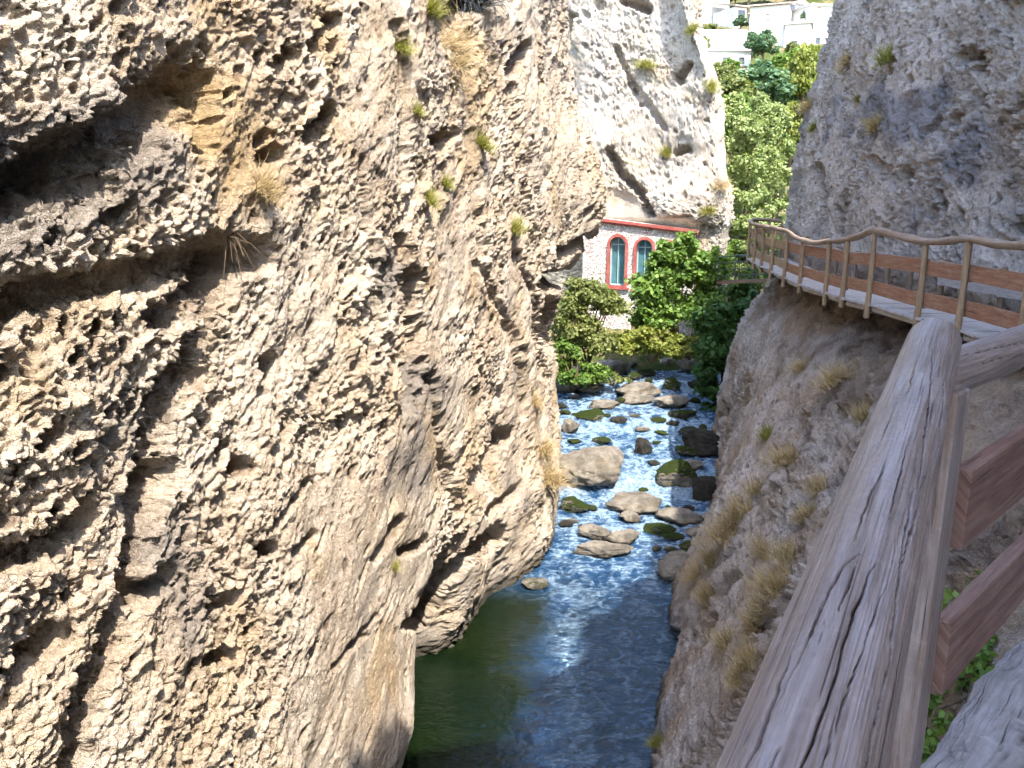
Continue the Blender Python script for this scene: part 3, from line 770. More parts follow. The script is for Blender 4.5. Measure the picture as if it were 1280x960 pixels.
N.out(N.n('ShaderNodeBsdfPrincipled', {'Base Color': c, 'Roughness': rg, 'IOR': 1.78, 'Specular IOR Level': N.n('ShaderNodeMapRange', {'Value': N.attr('blue'), 'To Min': .35, 'To Max': 1.0}).outputs[0], 'Specular Tint': (.5, .76, 1.0, 1), 'Normal': bp}).outputs[0])
ripple = np.clip(.04 + .96 * sstep(-.2, .9, WX - (.35 + (WY - 10) * .06) + .8 * fbm(p * .7, 3)) + rap, 0, 1)
water = grid_mesh('water', np.stack([WX, WY, WZ], -1), mw, {'foam_glint': foam_glint, 'rapid': rap, 'ripple': ripple, 'blue': blue})
tag(water, kind='structure')

# ------------------------------------------------------------------ walkway timber
M_LOG = wood_mat('weathered grey log', (.21, .162, .14), (.12, .09, .078), grey=(.26, .232, .238), grey_amt=.75, rough=.42, use_crack=True, bump=.5)
M_RAIL = wood_mat('brown grey pole wood', (.27, .185, .115), (.18, .125, .085), grey=(.30, .26, .23), grey_amt=.7)
M_POST = wood_mat('tan post wood', (.36, .25, .14), (.25, .17, .10), grey=(.32, .27, .22), grey_amt=.35)
M_BOARD = wood_mat('reddish brown board', (.32, .155, .085), (.20, .095, .055), grey=(.36, .24, .17), grey_amt=.65, rough=.75)
M_BOARD_N = wood_mat('dark red brown board', (.185, .095, .072), (.09, .046, .036), grey=(.23, .155, .13), grey_amt=.75, rough=.7, bump=.7)
M_DECK = wood_mat('bleached deck plank', (.46, .44, .43), (.34, .32, .31), grey=(.50, .49, .50), grey_amt=.6, rough=.85)
M_BEAM = wood_mat('dark underside beam', (.16, .12, .09), (.10, .075, .055), grey=(.2, .17, .14), grey_amt=.4)
M_GREYB = wood_mat('silvery board', (.40, .38, .36), (.29, .27, .25), grey=(.42, .41, .42), grey_amt=.6)
M_EDGE = wood_mat('bleached edge log', (.27, .255, .255), (.17, .155, .155), grey=(.33, .32, .33), grey_amt=.6, bump=.9, use_crack=True)

# ---- near railing, by the camera
near_rail = empty('wooden_railing', (1.0, 1.85, 6.45))
tag(near_rail, 'near corner railing with a thick cracked grey log and dark red brown boards', 'railing', 'railings of the boardwalk')
def child_fix(o, par):
    """keep world placement under a parent that is only translated"""
    o.parent = par
    o.location = o.location - par.location
    return o
def log_mesh(name, a, b, r, ns, nth, cracks, m, par, round_end=.05, flatten=0.0, knobs=.02, seed=1, taper=0.0):
    a = np.array(a, float); b = np.array(b, float); L = np.linalg.norm(b - a); t = (b - a) / L
    s_ = np.cross(t, [0, 0, 1]); s_ /= np.linalg.norm(s_); u_ = np.cross(s_, t)
    ss = L * (1 - (1 - np.linspace(0, 1, ns)) ** 1.0); th = np.linspace(0, 2 * PI, nth)
    S, TH = np.meshgrid(ss, th, indexing='ij')
    dirv = np.cos(TH)[..., None] * s_ + np.sin(TH)[..., None] * u_
    base = a + S[..., None] * t + dirv * r
    q = np.stack([np.cos(TH) * 1.5, np.sin(TH) * 1.5, S * 2.0], -1) + seed * 3.3
    tp = 1 - taper * np.clip((L - S) / 1.7, 0, 1.3)
    rr = r * tp * (1 + knobs * fbm(q, 3) * 1.6) + .0012 * fbm(np.stack([np.cos(TH) * 22, np.sin(TH) * 22, S * 2.4], -1) + seed, 3) + .0007 * fbm(np.stack([np.cos(TH) * 7, np.sin(TH) * 7, S * 60], -1), 2)
    e = np.clip((L - S) / round_end, 0, 1); rr = rr * np.where(e < 1, np.sqrt(np.maximum(1 - (1 - e) ** 2.6, 0)), 1)
    e2 = np.clip(S / .05, 0, 1); rr = rr * np.sqrt(np.maximum(1 - (1 - e2) ** 2.6, 0))
    px, py, zc = project(base)
    ck = np.zeros(S.shape, np.float32)
    wob = np.stack([perlin(np.stack([S * 25, TH * 2, S * 0], -1)), perlin(np.stack([S * 90, TH * 2, S * 0 + 5], -1))], -1)
    off = (wob[..., 0] * 5 + wob[..., 1] * 2.5) * (.5 / np.maximum(zc, .4))
    for poly, wpx, dep in cracks:
        dist = seg_dist(px + off, py, poly)
        # taper at the ends of the check
        d0 = np.minimum(np.hypot(px - poly[0][0], py - poly[0][1]), np.hypot(px - poly[-1][0], py - poly[-1][1]))
        wv = wpx * .78 * (.25 + .75 * sstep(0, 45, d0)) * (.75 + .5 * perlin(np.stack([S * 14, TH * 0, TH * 0 + wpx], -1)))
        k = 1 - sstep(.35, 1.0, dist / np.maximum(wv, .3))
        rr = rr - dep * k; ck = np.maximum(ck, k)
    pts = a + S[..., None] * t + dirv * rr[..., None]
    o = grid_mesh(name, pts, m, {'crack': ck * .9}, flip=True)
    ul = o.data.uv_layers.new(name='UVMap')
    idx = np.empty(len(o.data.loops), np.int32); o.data.loops.foreach_get('vertex_index', idx)
    uvv = np.stack([S.reshape(-1), TH.reshape(-1) * r], -1)[idx].astype(np.float32)
    ul.data.foreach_set('uv', uvv.reshape(-1))
    child_fix(o, par); return o
CR = [([(895, 957), (936, 907), (977, 802)], 5, .008), ([(944, 960), (960, 930), (977, 901)], 4, .006), ([(991, 808), (1026, 735), (1052, 692), (1079, 677)], 3.6, .007),
 ([(1079, 677), (1061, 715), (1050, 755)], 3, .006), ([(1000, 960), (1028, 890), (1052, 832), (1064, 773), (1099, 692)], 4.5, .009), ([(1035, 960), (1047, 913), (1060, 870)], 3.5, .006),
 ([(1055, 907), (1080, 830), (1093, 785), (1117, 727)], 3.2, .007), ([(1106, 960), (1122, 870), (1134, 808), (1140, 692), (1149, 604)], 4.5, .012), ([(1138, 716), (1149, 674), (1166, 592)], 3.5, .009),
 ([(1067, 663), (1080, 625), (1087, 604), (1105, 581)], 3, .007), ([(1158, 616), (1160, 563), (1166, 487), (1166, 435)], 2.6, .007), ([(1134, 487), (1141, 465), (1146, 447)], 2, .004),
 ([(1118, 640), (1128, 590), (1140, 540)], 2.4, .006), ([(1090, 560), (1110, 520), (1118, 500)], 1.8, .004), ([(1180, 560), (1183, 500), (1182, 450)], 2, .004), ([(1150, 500), (1156, 460)], 1.6, .004),
 ([(960, 860), (985, 815), (1000, 790)], 2.5, .004), ([(1015, 800), (1030, 760)], 2, .003), ([(905, 920), (930, 880)], 3, .004), ([(1070, 860), (1085, 810)], 2.2, .004), ([(1125, 700), (1133, 650)], 2.2, .004)]
log_mesh('handrail', (-.35, -.50, 7.635), (1.03, 1.925, 7.665), .059, 1000, 420, CR, M_LOG, near_rail, round_end=.028, taper=.21)
c0 = Vector((1.03, 1.86, 7.6)); FD = Vector((.72, .69, 0)).normalized()
CR2 = [([(1205, 445), (1240, 436), (1280, 428)], 1.6, .004), ([(1225, 455), (1260, 446)], 1.2, .003)]
log_mesh('handrail', c0 - FD * .10 + Vector((0, 0, -.01)), c0 + FD * 2.6 + Vector((0, 0, -.03)), .056, 300, 120, CR2, M_LOG, near_rail, round_end=.03, knobs=.08, seed=4)
def par_box(fn, name, m, par, bev=.004):
    b = MB(); fn(b); o = b.build(name, m, None, bev); return child_fix(o, par)
pc = Vector((1.002, 1.80, 0))
NRM = Vector((FD.y, -FD.x, 0))
par_box(lambda b: b.box((pc.x, pc.y, 6.9), (1.35, .085, .085), (Vector((0, 0, 1)), FD, NRM)), 'post', M_LOG, near_rail, .006)
for zt in (7.385, 6.99):
    s0 = Vector((1.03, 1.80, zt - .11)) + FD * .03 + NRM * .025
    par_box(lambda b: b.bar(s0, s0 + FD * 2.4, .20, .042), 'board', M_BOARD_N, near_rail, .004)
p2c = pc + FD * 2.35
par_box(lambda b: b.box((p2c.x, p2c.y, 6.95), (1.4, .085, .085), (Vector((0, 0, 1)), FD, NRM)), 'post', M_POST, near_rail, .006)
# boards and post of the run beside the camera
ND = Vector((1.38, 2.425, 0)).normalized(); NN = Vector((ND.y, -ND.x, 0))
q0 = Vector((-.35, -.5, 0)) + NN * .0
par_box(lambda b: b.box((q0.x, q0.y, 6.95), (1.3, .085, .085), (Vector((0, 0, 1)), ND, NN)), 'post', M_POST, near_rail, .006)
# ---- near deck
near_deck = empty('boardwalk', (1.5, 1.6, 6.3))
tag(near_deck, 'near boardwalk platform edged by a bleached cracked log at the lower right', 'boardwalk', 'boardwalk sections')
e0 = Vector((1.10, 1.93, 6.41)); 
def edge_log(par):
    a = e0 - FD * .25 + NRM * .20; b = e0 + FD * 3.0 + NRM * .20
    ns, nth = 420, 200
    S, TH = np.meshgrid(np.linspace(0, 3.25, ns), np.linspace(0, 2 * PI, nth), indexing='ij')
    q = np.stack([np.cos(TH), np.sin(TH), S * 1.6], -1)
    wig = fbm(np.stack([S * 1.7, S * 0, S * 0 + 4], -1), 3)
    ww = .19 + .05 * wig
    ca, sa = np.cos(TH), np.sin(TH)
    sq = lambda v, k: np.sign(v) * np.abs(v) ** k
    rx = ww * sq(ca, .7); rz = .075 * sq(sa, .6)
    crk = np.clip(1 - sstep(.0, .10, np.abs(perlin(np.stack([S * 3.0, ca * 9, sa * 2], -1)))), 0, 1) * sstep(-.1, .3, fbm(np.stack([S * 3, ca * 2, sa * 2 + 7], -1), 2))
    crx = np.clip(1 - sstep(.0, .09, np.abs(perlin(np.stack([S * 16, ca * 2.5, sa * 2 + 3], -1)))), 0, 1) * sstep(0.0, .4, fbm(np.stack([S * 4, ca * 3, sa * 2 + 17], -1), 2))
    ck = np.maximum(crk, crx * .8)
    bump = .012 * fbm(q * 4, 4) + .006 * fbm(q * 14, 3) - .016 * ck
    A3 = np.array(a); t = np.array(FD); n = np.array(NRM)
    pts = A3 + S[..., None] * t + (rx + bump * ca)[..., None] * n + np.stack([0 * S, 0 * S, rz + bump * sa + .02 * wig], -1)
    o = grid_mesh('edge_log', pts, M_EDGE, {'crack': ck * .75}, flip=True)
    ul = o.data.uv_layers.new(name='UVMap'); idx = np.empty(len(o.data.loops), np.int32); o.data.loops.foreach_get('vertex_index', idx)
    ul.data.foreach_set('uv', np.stack([S.reshape(-1), TH.reshape(-1) * .12], -1)[idx].astype(np.float32).reshape(-1))
    child_fix(o, par)
edge_log(near_deck)
def planks(b):
    for i in range(16):      # planks across the leg that leaves to the right
        o_ = e0 + FD * (.25 + i * .185) + NRM * .42
        b.bar(o_ + Vector((0, 0, -.02)), o_ + NRM * 1.0 + Vector((0, 0, -.02 + random.uniform(-.004, .004))), .04, .17)
    for i in range(13):      # planks across the leg the camera stands on
        o_ = Vector((-.35, -.5, 6.34)) + ND * (i * .185 - .2) + NN * .06
        b.bar(o_, o_ + NN * 1.15, .04, .17)
par_box(planks, 'deck_planks', M_DECK, near_deck, 0)
par_box(lambda b: (b.tube([e0 + NRM * .9 + Vector((0, 0, -.15)) - FD * .2, e0 + NRM * .9 + FD * 3 + Vector((0, 0, -.15))], .08, 10), b.tube([Vector((-.4, -.9, 6.2)), Vector((.9, 1.5, 6.2))], .08, 10)), 'support_beam', M_BEAM, near_deck, 0)

# ---- far boardwalk
FP = [(1390, 316, 7.4), (1292, 309, 8.7), (1212, 300, 10.0), (1158, 303, 11.2), (1094, 289, 12.8), (1060, 300, 14.2), (1037, 302, 15.3), (1004, 301, 17.2), (985, 290, 18.8), (968, 285, 20.6), (955, 283, 22.2), (945, 281, 23.6), (938, 277, 25.0)]
tops = [P(*q) for q in FP]
dk = [7.46, 7.45, 7.45, 7.42, 7.42, 7.35, 7.32, 7.28, 7.28, 7.27, 7.26, 7.26, 7.28]    # smoothed rail height for the deck
outer = [Vector((t.x, t.y, z - 1.06)) for t, z in zip(tops, dk)]
# rail loop at the far end
loop = [P(940, 275, 25.7), P(947, 274.5, 26.3), P(962, 275, 26.5), P(978, 277, 26.4)]
far_deck = empty('boardwalk', outer[6]); tag(far_deck, 'far boardwalk with bleached grey planks hanging on the right cliff', 'boardwalk', 'boardwalk sections')
def offs(i, d):
    a = outer[max(i - 1, 0)]; b = outer[min(i + 1, len(outer) - 1)]
    t = (b - a).normalized(); return outer[i] + Vector((t.y, -t.x, 0)) * d
def fdeck(b):
    for i in range(len(outer) - 1):
        n = max(2, round((outer[i + 1] - outer[i]).length / .19))
        for k in range(n):
            f = (k + .5) / n
            a = outer[i].lerp(outer[i + 1], f); c = offs(i, 1.25).lerp(offs(i + 1, 1.25), f)
            j = random.uniform(-.006, .006)
            d = (c - a).normalized()
            b.bar(a - d * random.uniform(.0, .05) + Vector((0, 0, j)), c + Vector((0, 0, j)), .035, .18)
par_box(fdeck, 'deck_planks', M_DECK, far_deck, 0)
def edge_pts(d, dz): return [offs(i, d) + Vector((0, 0, dz + .012 * math.sin(i * 2.3))) for i in range(len(outer))]
par_box(lambda b: b.tube(edge_pts(.10, -.075), .055, 10, True, .06, 3), 'edge_log', M_DECK, far_deck, 0)
par_box(lambda b: b.tube(edge_pts(.85, -.11), .08, 10, True, .06, 4), 'support_beam', M_BEAM, far_deck, 0)
for i in range(1, len(outer) - 1, 1):
    par_box(lambda b: b.tube([offs(i, .02) + Vector((0, 0, -.10)), offs(i, 1.7) + Vector((0, 0, -.14))], .055, 8, True, .05, i), 'joist', M_BEAM, far_deck, 0)

far_rail = empty('wooden_railing', outer[6] + Vector((-.03, 0, 0)))
tag(far_rail, 'far outer railing with wavy pole handrail, tan posts and reddish boards', 'railing', 'railings of the boardwalk')
hp = []
for i, t in enumerate(tops):
    hp.append(t + Vector((0, 0, .01)))
    if i < len(tops) - 1:
        m_ = t.lerp(tops[i + 1], .5); hp.append(m_ + Vector((random.uniform(-.015, .015), 0, random.uniform(-.035, .01))))
def cat(pts, n=6):
    out = []
    for i in range(len(pts) - 1):
        p0, p1, p2, p3 = pts[max(i - 1, 0)], pts[i], pts[i + 1], pts[min(i + 2, len(pts) - 1)]
        for k in range(n):
            t = k / n
            out.append(.5 * ((2 * p1) + (p2 - p0) * t + (2 * p0 - 5 * p1 + 4 * p2 - p3) * t * t + (3 * p1 - p0 - 3 * p2 + p3) * t ** 3))
    out.append(pts[-1]); return out
par_box(lambda b: b.tube(cat(hp + loop), [.052 + .005 * math.sin(i * .7) + random.uniform(-.003, .003) for i in range(len(cat(hp + loop)))], 14, True, .08, 5), 'handrail', M_RAIL, far_rail, 0)
for i, t in enumerate(tops):
    lean_ = Vector((random.uniform(-.03, .01), random.uniform(-.02, .02), 0))
    bot = Vector((t.x, t.y, outer[i].z - .16 - random.uniform(0, .08))) + lean_
    par_box(lambda b: b.tube([t + Vector((0, 0, -.02)), t.lerp(bot, .5) + Vector((.006, 0, 0)), bot], [.042, .043, .046], 10, True, .04, i), 'post', M_POST, far_rail, 0)
for e in loop[1:]:
    par_box(lambda b: b.tube([e, e + Vector((0, 0, -1.25))], .042, 8, True, .04, 77), 'post', M_POST, far_rail, 0)
for i in range(len(tops) - 1):
    for dz in (.35, .80):
        a = offs(i, .055) + Vector((0, 0, 1.06 - dz + random.uniform(-.02, .02))); c = offs(i + 1, .055) + Vector((0, 0, 1.06 - dz + random.uniform(-.02, .02)))
        d = (c - a).normalized()
        o = par_box(lambda b: b.bar(a - d * .03, c + d * .02, .20, .035), 'board', M_BOARD if i < 8 else M_POST, far_rail, .004)
ends = [tops[-1]] + loop
for a, c in zip(ends[:-1], ends[1:]):
    for dz in (.35, .80):
        par_box(lambda b: b.bar(a + Vector((.05, -.05, -dz)), c + Vector((.05, -.05, -dz)), .18, .03), 'board', M_POST, far_rail, 0)
# inner railing against the rock
inner_rail = empty('wooden_railing', offs(3, 1.15)); tag(inner_rail, 'inner railing with silvery boards beside the rock wall of the far boardwalk', 'railing', 'railings of the boardwalk')
for i in range(1, 9):
    b0 = offs(i, 1.12)
    par_box(lambda b: b.tube([b0 + Vector((0, 0, -.1)), b0 + Vector((0, 0, .72))], .04, 8, True, .04, i), 'post', M_RAIL, inner_rail, 0)
    if i < 8:
        b1 = offs(i + 1, 1.12)
        if i < 4:
            par_box(lambda b: b.bar(b0 + Vector((-.06, 0, .42)), b1 + Vector((-.06, 0, .40)), .17, .035), 'board', M_GREYB, inner_rail, .003)
        if i >= 3: par_box(lambda b: b.tube([b0 + Vector((-.05, 0, .66)), b0.lerp(b1, .5) + Vector((-.05, 0, .62)), b1 + Vector((-.05, 0, .66))], .045, 10, True, .05, i + 30), 'rail_pole', M_RAIL, inner_rail, 0)
# ------------------------------------------------------------------ stone mill at the end of the gorge
Lp = P(735, 330, 34.4); Rp = P(870, 330, 33.0)
FU = Vector((Rp.x - Lp.x, Rp.y - Lp.y, 0)); FLEN = FU.length; FU.normalize(); FN = Vector((FU.y, -FU.x, 0))   # FN faces the camera
if FN.y > 0: FN = -FN
F0 = Vector((Lp.x, Lp.y, 0))
def fac(px, py):
    d = P(px, py, 10) - Vector((0, 0, CAMZ))
    t = ((F0 - Vector((0, 0, CAMZ))).dot(FN)) / d.dot(FN)
    q = Vector((0, 0, CAMZ)) + d * t
    return ((q - F0).dot(FU), q.z)
def fw(u, z, n=0.0): return F0 + FU * u + Vector((0, 0, z)) + FN * n
from mathutils.geometry import tessellate_polygon
def slab(b, outer, holes, n0, n1, hole_sides=True):
    """polygon with holes in facade space, from depth n0 (front) to n1 (back)"""
    loops = [outer] + holes
    tri = tessellate_polygon([[Vector((u, z, 0)) for u, z in lp] for lp in loops])
    flat = [q for lp in loops for q in lp]
    b.add([fw(u, z, n0) for u, z in flat], [tuple(t) for t in tri])
    b.add([fw(u, z, n1) for u, z in flat], [tuple(reversed(t)) for t in tri])
    for lp in loops:
        m = len(lp); vs = [fw(u, z, n0) for u, z in lp] + [fw(u, z, n1) for u, z in lp]
        b.add(vs, [(k, (k + 1) % m, m + (k + 1) % m, m + k) for k in range(m)])
def arch_loop(uc, z0, ztop, hw, n=14):
    zs = ztop - hw
    return [(uc - hw, z0), (uc + hw, z0)] + [(uc + hw * math.cos(PI * k / n), zs + hw * math.sin(PI * k / n)) for k in range(n + 1)]
mm, nt = mat('whitewashed rubble stone'); N = NT(nt)
tc = N.n('ShaderNodeTexCoord').outputs['Object']
dw = N.n('ShaderNodeVectorMath', {0: tc, 1: N.n('ShaderNodeTexNoise', {'Vector': tc, 'Scale': 2.5, 'Detail': 3.0}).outputs['Color']}, operation='ADD').outputs[0]
v = N.n('ShaderNodeTexVoronoi', {'Vector': N.map(dw, (1, 1, 1.5)), 'Scale': 5.0}, feature='DISTANCE_TO_EDGE').outputs[0]
v2 = N.n('ShaderNodeTexVoronoi', {'Vector': N.map(dw, (1, 1, 1.5)), 'Scale': 5.0}).outputs['Color']
jt = N.math('MULTIPLY', N.ramp(v, .10, .02), N.ramp(N.noise(tc, 1.2, 4), .25, .5))
c = N.mix(N.ramp(v2, .2, .8), (.62, .59, .55), (.78, .76, .73))
c = N.mix(jt, c, (.38, .26, .22))
N.out(N.n('ShaderNodeBsdfPrincipled', {'Base Color': c, 'Roughness': .9, 'Specular IOR Level': .15, 'Normal': N.n('ShaderNodeBump', {'Strength': .9, 'Distance': .05, 'Height': N.ramp(v, 0, .25)}).outputs[0]}).outputs[0])
M_MILL = mm
M_RED = flat_mat('dull red paint', (.33, .085, .07), .75, .25, 5, dirt=(.45, .25, .2))
M_WHITE = flat_mat('white limewash', (.66, .63, .58), .9, .15, 2, bump=.8, dirt=(.42, .36, .3))
M_TEAL = flat_mat('blue green glazing', (.075, .18, .205), .12, .3, 3, spec=.8, bump=.02)
M_TEALF = flat_mat('pale blue window frame', (.33, .45, .48), .6, .1, 8)
mill = empty('stone_mill', fw(FLEN / 2, 2.6)); tag(mill, 'white rubble stone mill with red arched windows set under the pale end cliff', 'mill')
def mpart(b, name, m, par=None, bev=0):
    o = b.build(name, m, None, bev); o.parent = par or mill
    o.location = -mill.location if par is None else (0, 0, 0)
    return o
uL, zL = fac(738, 277); uR, zR = fac(866, 293)
cz = lambda u: zL + (zR - zL) * (u - uL) / (uR - uL)
wins = []
for px, pt, pb in ((772.5, 296, 357), (806, 299.5, 359.5), (836, 304, 362)):
    u, zt = fac(px, pt); _, zb = fac(px, pb); wins.append((u, zb, zt))
hw = .33
ua, za = fac(805, 388)
outer_ = [(uL - .3, 1.6), (uR + .1, 1.6), (uR + .1, cz(uR + .1)), (uL - .3, cz(uL - .3))]
b = MB(); slab(b, outer_, [arch_loop(u, z0, zt, hw) for u, z0, zt in wins] + [arch_loop(ua + .2, 1.75, za, .75)], 0, -.42)
wall = mpart(b, 'wall', M_MILL)
b = MB(); slab(b, [(ua - .7, 1.62), (ua + 1.2, 1.62), (ua + 1.2, za + .1), (ua - .7, za + .1)], [], -.43, -.5); mpart(b, 'culvert_shade', flat_mat('culvert shade', (.05, .05, .045)))  # dark sheet standing in for the shade inside the arch
for u, z0, zt in wins:
    b = MB(); slab(b, arch_loop(u, z0 - .06, zt + .12, hw + .11), [arch_loop(u, z0, zt, hw - .003)], .07, -.12)
    win = mpart(b, 'window', M_RED)
    b = MB(); slab(b, arch_loop(u, z0 + .004, zt - .004, hw - .006), [], -.22, -.24); mpart(b, 'pane', M_TEAL, win)
    b = MB()
    slab(b, arch_loop(u, z0 + .004, zt - .005, hw - .008), [arch_loop(u, z0 + .06, zt - .06, hw - .06)], -.16, -.215)
    for uu, w_ in ((u, .035),):
        slab(b, [(uu - w_ / 2, z0 + .05), (uu + w_ / 2, z0 + .05), (uu + w_ / 2, zt - .05), (uu - w_ / 2, zt - .05)], [], -.165, -.21)
    zs = zt - hw - .02
    slab(b, [(u - hw + .05, zs), (u - .02, zs), (u - .02, zs + .05), (u - hw + .05, zs + .05)], [], -.167, -.208)
    slab(b, [(u + .02, zs), (u + hw - .05, zs), (u + hw - .05, zs + .05), (u + .02, zs + .05)], [], -.167, -.208)
    mpart(b, 'sash', M_TEALF, win)
    b = MB(); slab(b, [(u - hw - .2, z0 - .15), (u + hw + .2, z0 - .15), (u + hw + .2, z0 - .065), (u - hw - .2, z0 - .065)], [], .12, .004); mpart(b, 'sill', M_RED, win)
b = MB()
a0, a1 = uL - .3, uR + .2
slab(b, [(a0, cz(a0) + .004), (a1, cz(a1) + .004), (a1, cz(a1) + .08), (a0, cz(a0) + .08)], [], .10, -.3)
slab(b, [(a0, cz(a0) + .083), (a1, cz(a1) + .083), (a1, cz(a1) + .20), (a0, cz(a0) + .20)], [], .16, -.02)
mpart(b, 'cornice', M_RED)
b = MB(); slab(b, [(a0, cz(a0) + .083), (a1, cz(a1) + .083), (a1, cz(a1) + .19), (a0, cz(a0) + .19)], [], -.023, -.9); mpart(b, 'coping', M_WHITE)
# small niche in the rock right of the mill
nu = P(901, 302, 31.9)

# ------------------------------------------------------------------ steel footbridge
M_STEEL = flat_mat('dark green grey steel', (.12, .14, .13), .5, .2, 10, metal=.4)
M_RUST = flat_mat('rusty bridge deck', (.20, .12, .08), .8, .25, 8)
ba, bb = P(897, 353, 30.0), P(965, 350, 27.2)
fb = empty('footbridge', ba.lerp(bb, .5)); tag(fb, 'slim steel footbridge with thin rails between the pale cliff and the boardwalk end', 'footbridge')
dv = (bb - ba).normalized(); sv = dv.cross(Vector((0, 0, 1))).normalized()
if sv.y < 0: sv = -sv
def fbp(fn, name, m): return child_fix((lambda b: (fn(b), b.build(name, m))[1])(MB()), fb)
fbp(lambda b: b.bar(ba + sv * .45, bb + sv * .45, .12, 1.0), 'deck', M_RUST)
for sd_ in (0, .95):
    for k in range(4):
        h = .22 + .24 * k
        fbp(lambda b: b.tube([ba + sv * sd_ + Vector((0, 0, h)), bb + sv * sd_ + Vector((0, 0, h))], .016 if k < 3 else .024, 6), 'rail', M_STEEL)
    for k in range(4):
        q = ba.lerp(bb, k / 3) + sv * sd_
        fbp(lambda b: b.tube([q + Vector((0, 0, .05)), q + Vector((0, 0, .95))], .022, 6), 'post', M_STEEL)

# ------------------------------------------------------------------ foliage
def leaf_cloud(clumps, n, size, seed, up=.5, aspect=.55):
    """clumps: (x,y,z,r,flat); returns verts, faces, tint per vertex"""
    rs = np.random.RandomState(seed)
    C_ = np.array([c[:3] for c in clumps]); R_ = np.array([c[3] for c in clumps])
    w = R_ ** 2; w /= w.sum()
    k = rs.choice(len(clumps), n, p=w)
    d = rs.normal(size=(n, 3)); d /= np.linalg.norm(d, axis=1)[:, None]
    rad = R_[k] * np.clip(rs.normal(.72, .26, n), .05, 1.35)
    pos = C_[k] + d * rad[:, None] * np.array([1, 1, .75])
    nrm = d * .6 + rs.normal(size=(n, 3)) * .55 + np.array([0, 0, up]); nrm /= np.linalg.norm(nrm, axis=1)[:, None]
    t = np.cross(nrm, rs.normal(size=(n, 3))); t /= np.linalg.norm(t, axis=1)[:, None]; s = np.cross(nrm, t)
    L = size * rs.uniform(.6, 1.35, n)[:, None]; Wd = L * aspect
    v = np.stack([pos - t * L * .5, pos + s * Wd * .5 - nrm * L * .06, pos + t * L * .5 - nrm * L * .12, pos - s * Wd * .5 - nrm * L * .06], 1)
    ct = rs.uniform(-.25, .25, len(clumps))
    tint = np.clip(rs.uniform(.1, .9, n) + ct[k], 0, 1)
    return v.reshape(-1, 3), np.repeat(tint, 4)
def quad_mesh(name, v, tint, m):
    n = len(v) // 4; me = bpy.data.meshes.new(name)
    me.vertices.add(n * 4); me.vertices.foreach_set('co', v.astype(np.float32).reshape(-1))
    me.loops.add(n * 4); me.polygons.add(n)
    me.loops.foreach_set('vertex_index', np.arange(n * 4, dtype=np.int32)); me.polygons.foreach_set('loop_start', np.arange(n, dtype=np.int32) * 4)
    me.update(calc_edges=True)
    at = me.attributes.new('tint', 'FLOAT', 'POINT'); at.data.foreach_set('value', tint.astype(np.float32))
    me.materials.append(m); o = bpy.data.objects.new(name, me); COL.objects.link(o); return o
def make_clumps(blobs, per, seed, cr=.33):
    rs = np.random.RandomState(seed); out = []
    for (x, y, z, rx, ry, rz) in blobs:
        for _ in range(per):
            d = rs.normal(size=3); d /= np.linalg.norm(d); f = rs.uniform(.35, 1.0) ** .5
            if d[2] < -.5: d[2] *= .5
            r = (rx + ry + rz) / 3 * cr * rs.uniform(.55, 1.3)
            out.append((x + d[0] * rx * f, y + d[1] * ry * f, z + d[2] * rz * f, r))
    return out
M_BARK = flat_mat('brown bark', (.12, .085, .055), .9, .3, 8, bump=.6)
G_BRIGHT = leaf_mat('bright green leaves', (.075, .16, .03), (.20, .31, .06))
G_DARK = leaf_mat('deep green leaves', (.018, .06, .016), (.055, .13, .03))
G_YEL = leaf_mat('yellow green leaves', (.14, .18, .03), (.31, .32, .07))
G_OLIVE = leaf_mat('olive green leaves', (.12, .155, .045), (.25, .27, .09))
G_PALE = leaf_mat('pale willow leaves', (.20, .27, .09), (.36, .43, .18))
G_BLUE = leaf_mat('blue green leaves', (.05, .12, .06), (.13, .23, .12))
def plant(name, loc, blobs, n, size, m, label, cat_, group=None, seed=1, per=14, cr=.33, trunk=None, stem_r=.05, aspect=.72, nst=5):
    e = empty(name, loc); tag(e, label, cat_, group)
    cl = make_clumps(blobs, per, seed, cr)
    v, t = leaf_cloud(cl, n, size, seed, aspect=aspect)
    c_ = quad_mesh('crown' if trunk else 'foliage', v, t, m); c_.parent = e
    b = MB(); rs = random.Random(seed)
    if trunk:
        h, r = trunk
        top = Vector((rs.uniform(-.1, .1) * h, rs.uniform(-.1, .1) * h, h))
        b.tube([(0, 0, -.3), top * .5 + Vector((.05 * h, 0, 0)), top], [r, r * .8, r * .55], 8, False)
        base = top; name_ = 'trunk'
    else: base = Vector((0, 0, -.1)); name_ = 'stem'
    for c in sorted(cl, key=lambda c: rs.random())[:nst]:
        tip = Vector(c[:3]); mid = base.lerp(tip, .5) + Vector((rs.uniform(-.1, .1), rs.uniform(-.1, .1), .12 * (tip - base).length))
        st = base if not trunk else top.lerp(top * .6, rs.random())
        b.tube([st, mid, tip], [stem_r, stem_r * .7, stem_r * .25], 6, False)
    s_ = b.build(name_, M_BARK, e)
    return e
def gplant(px, py, Y): q = P(px, py, Y); return q
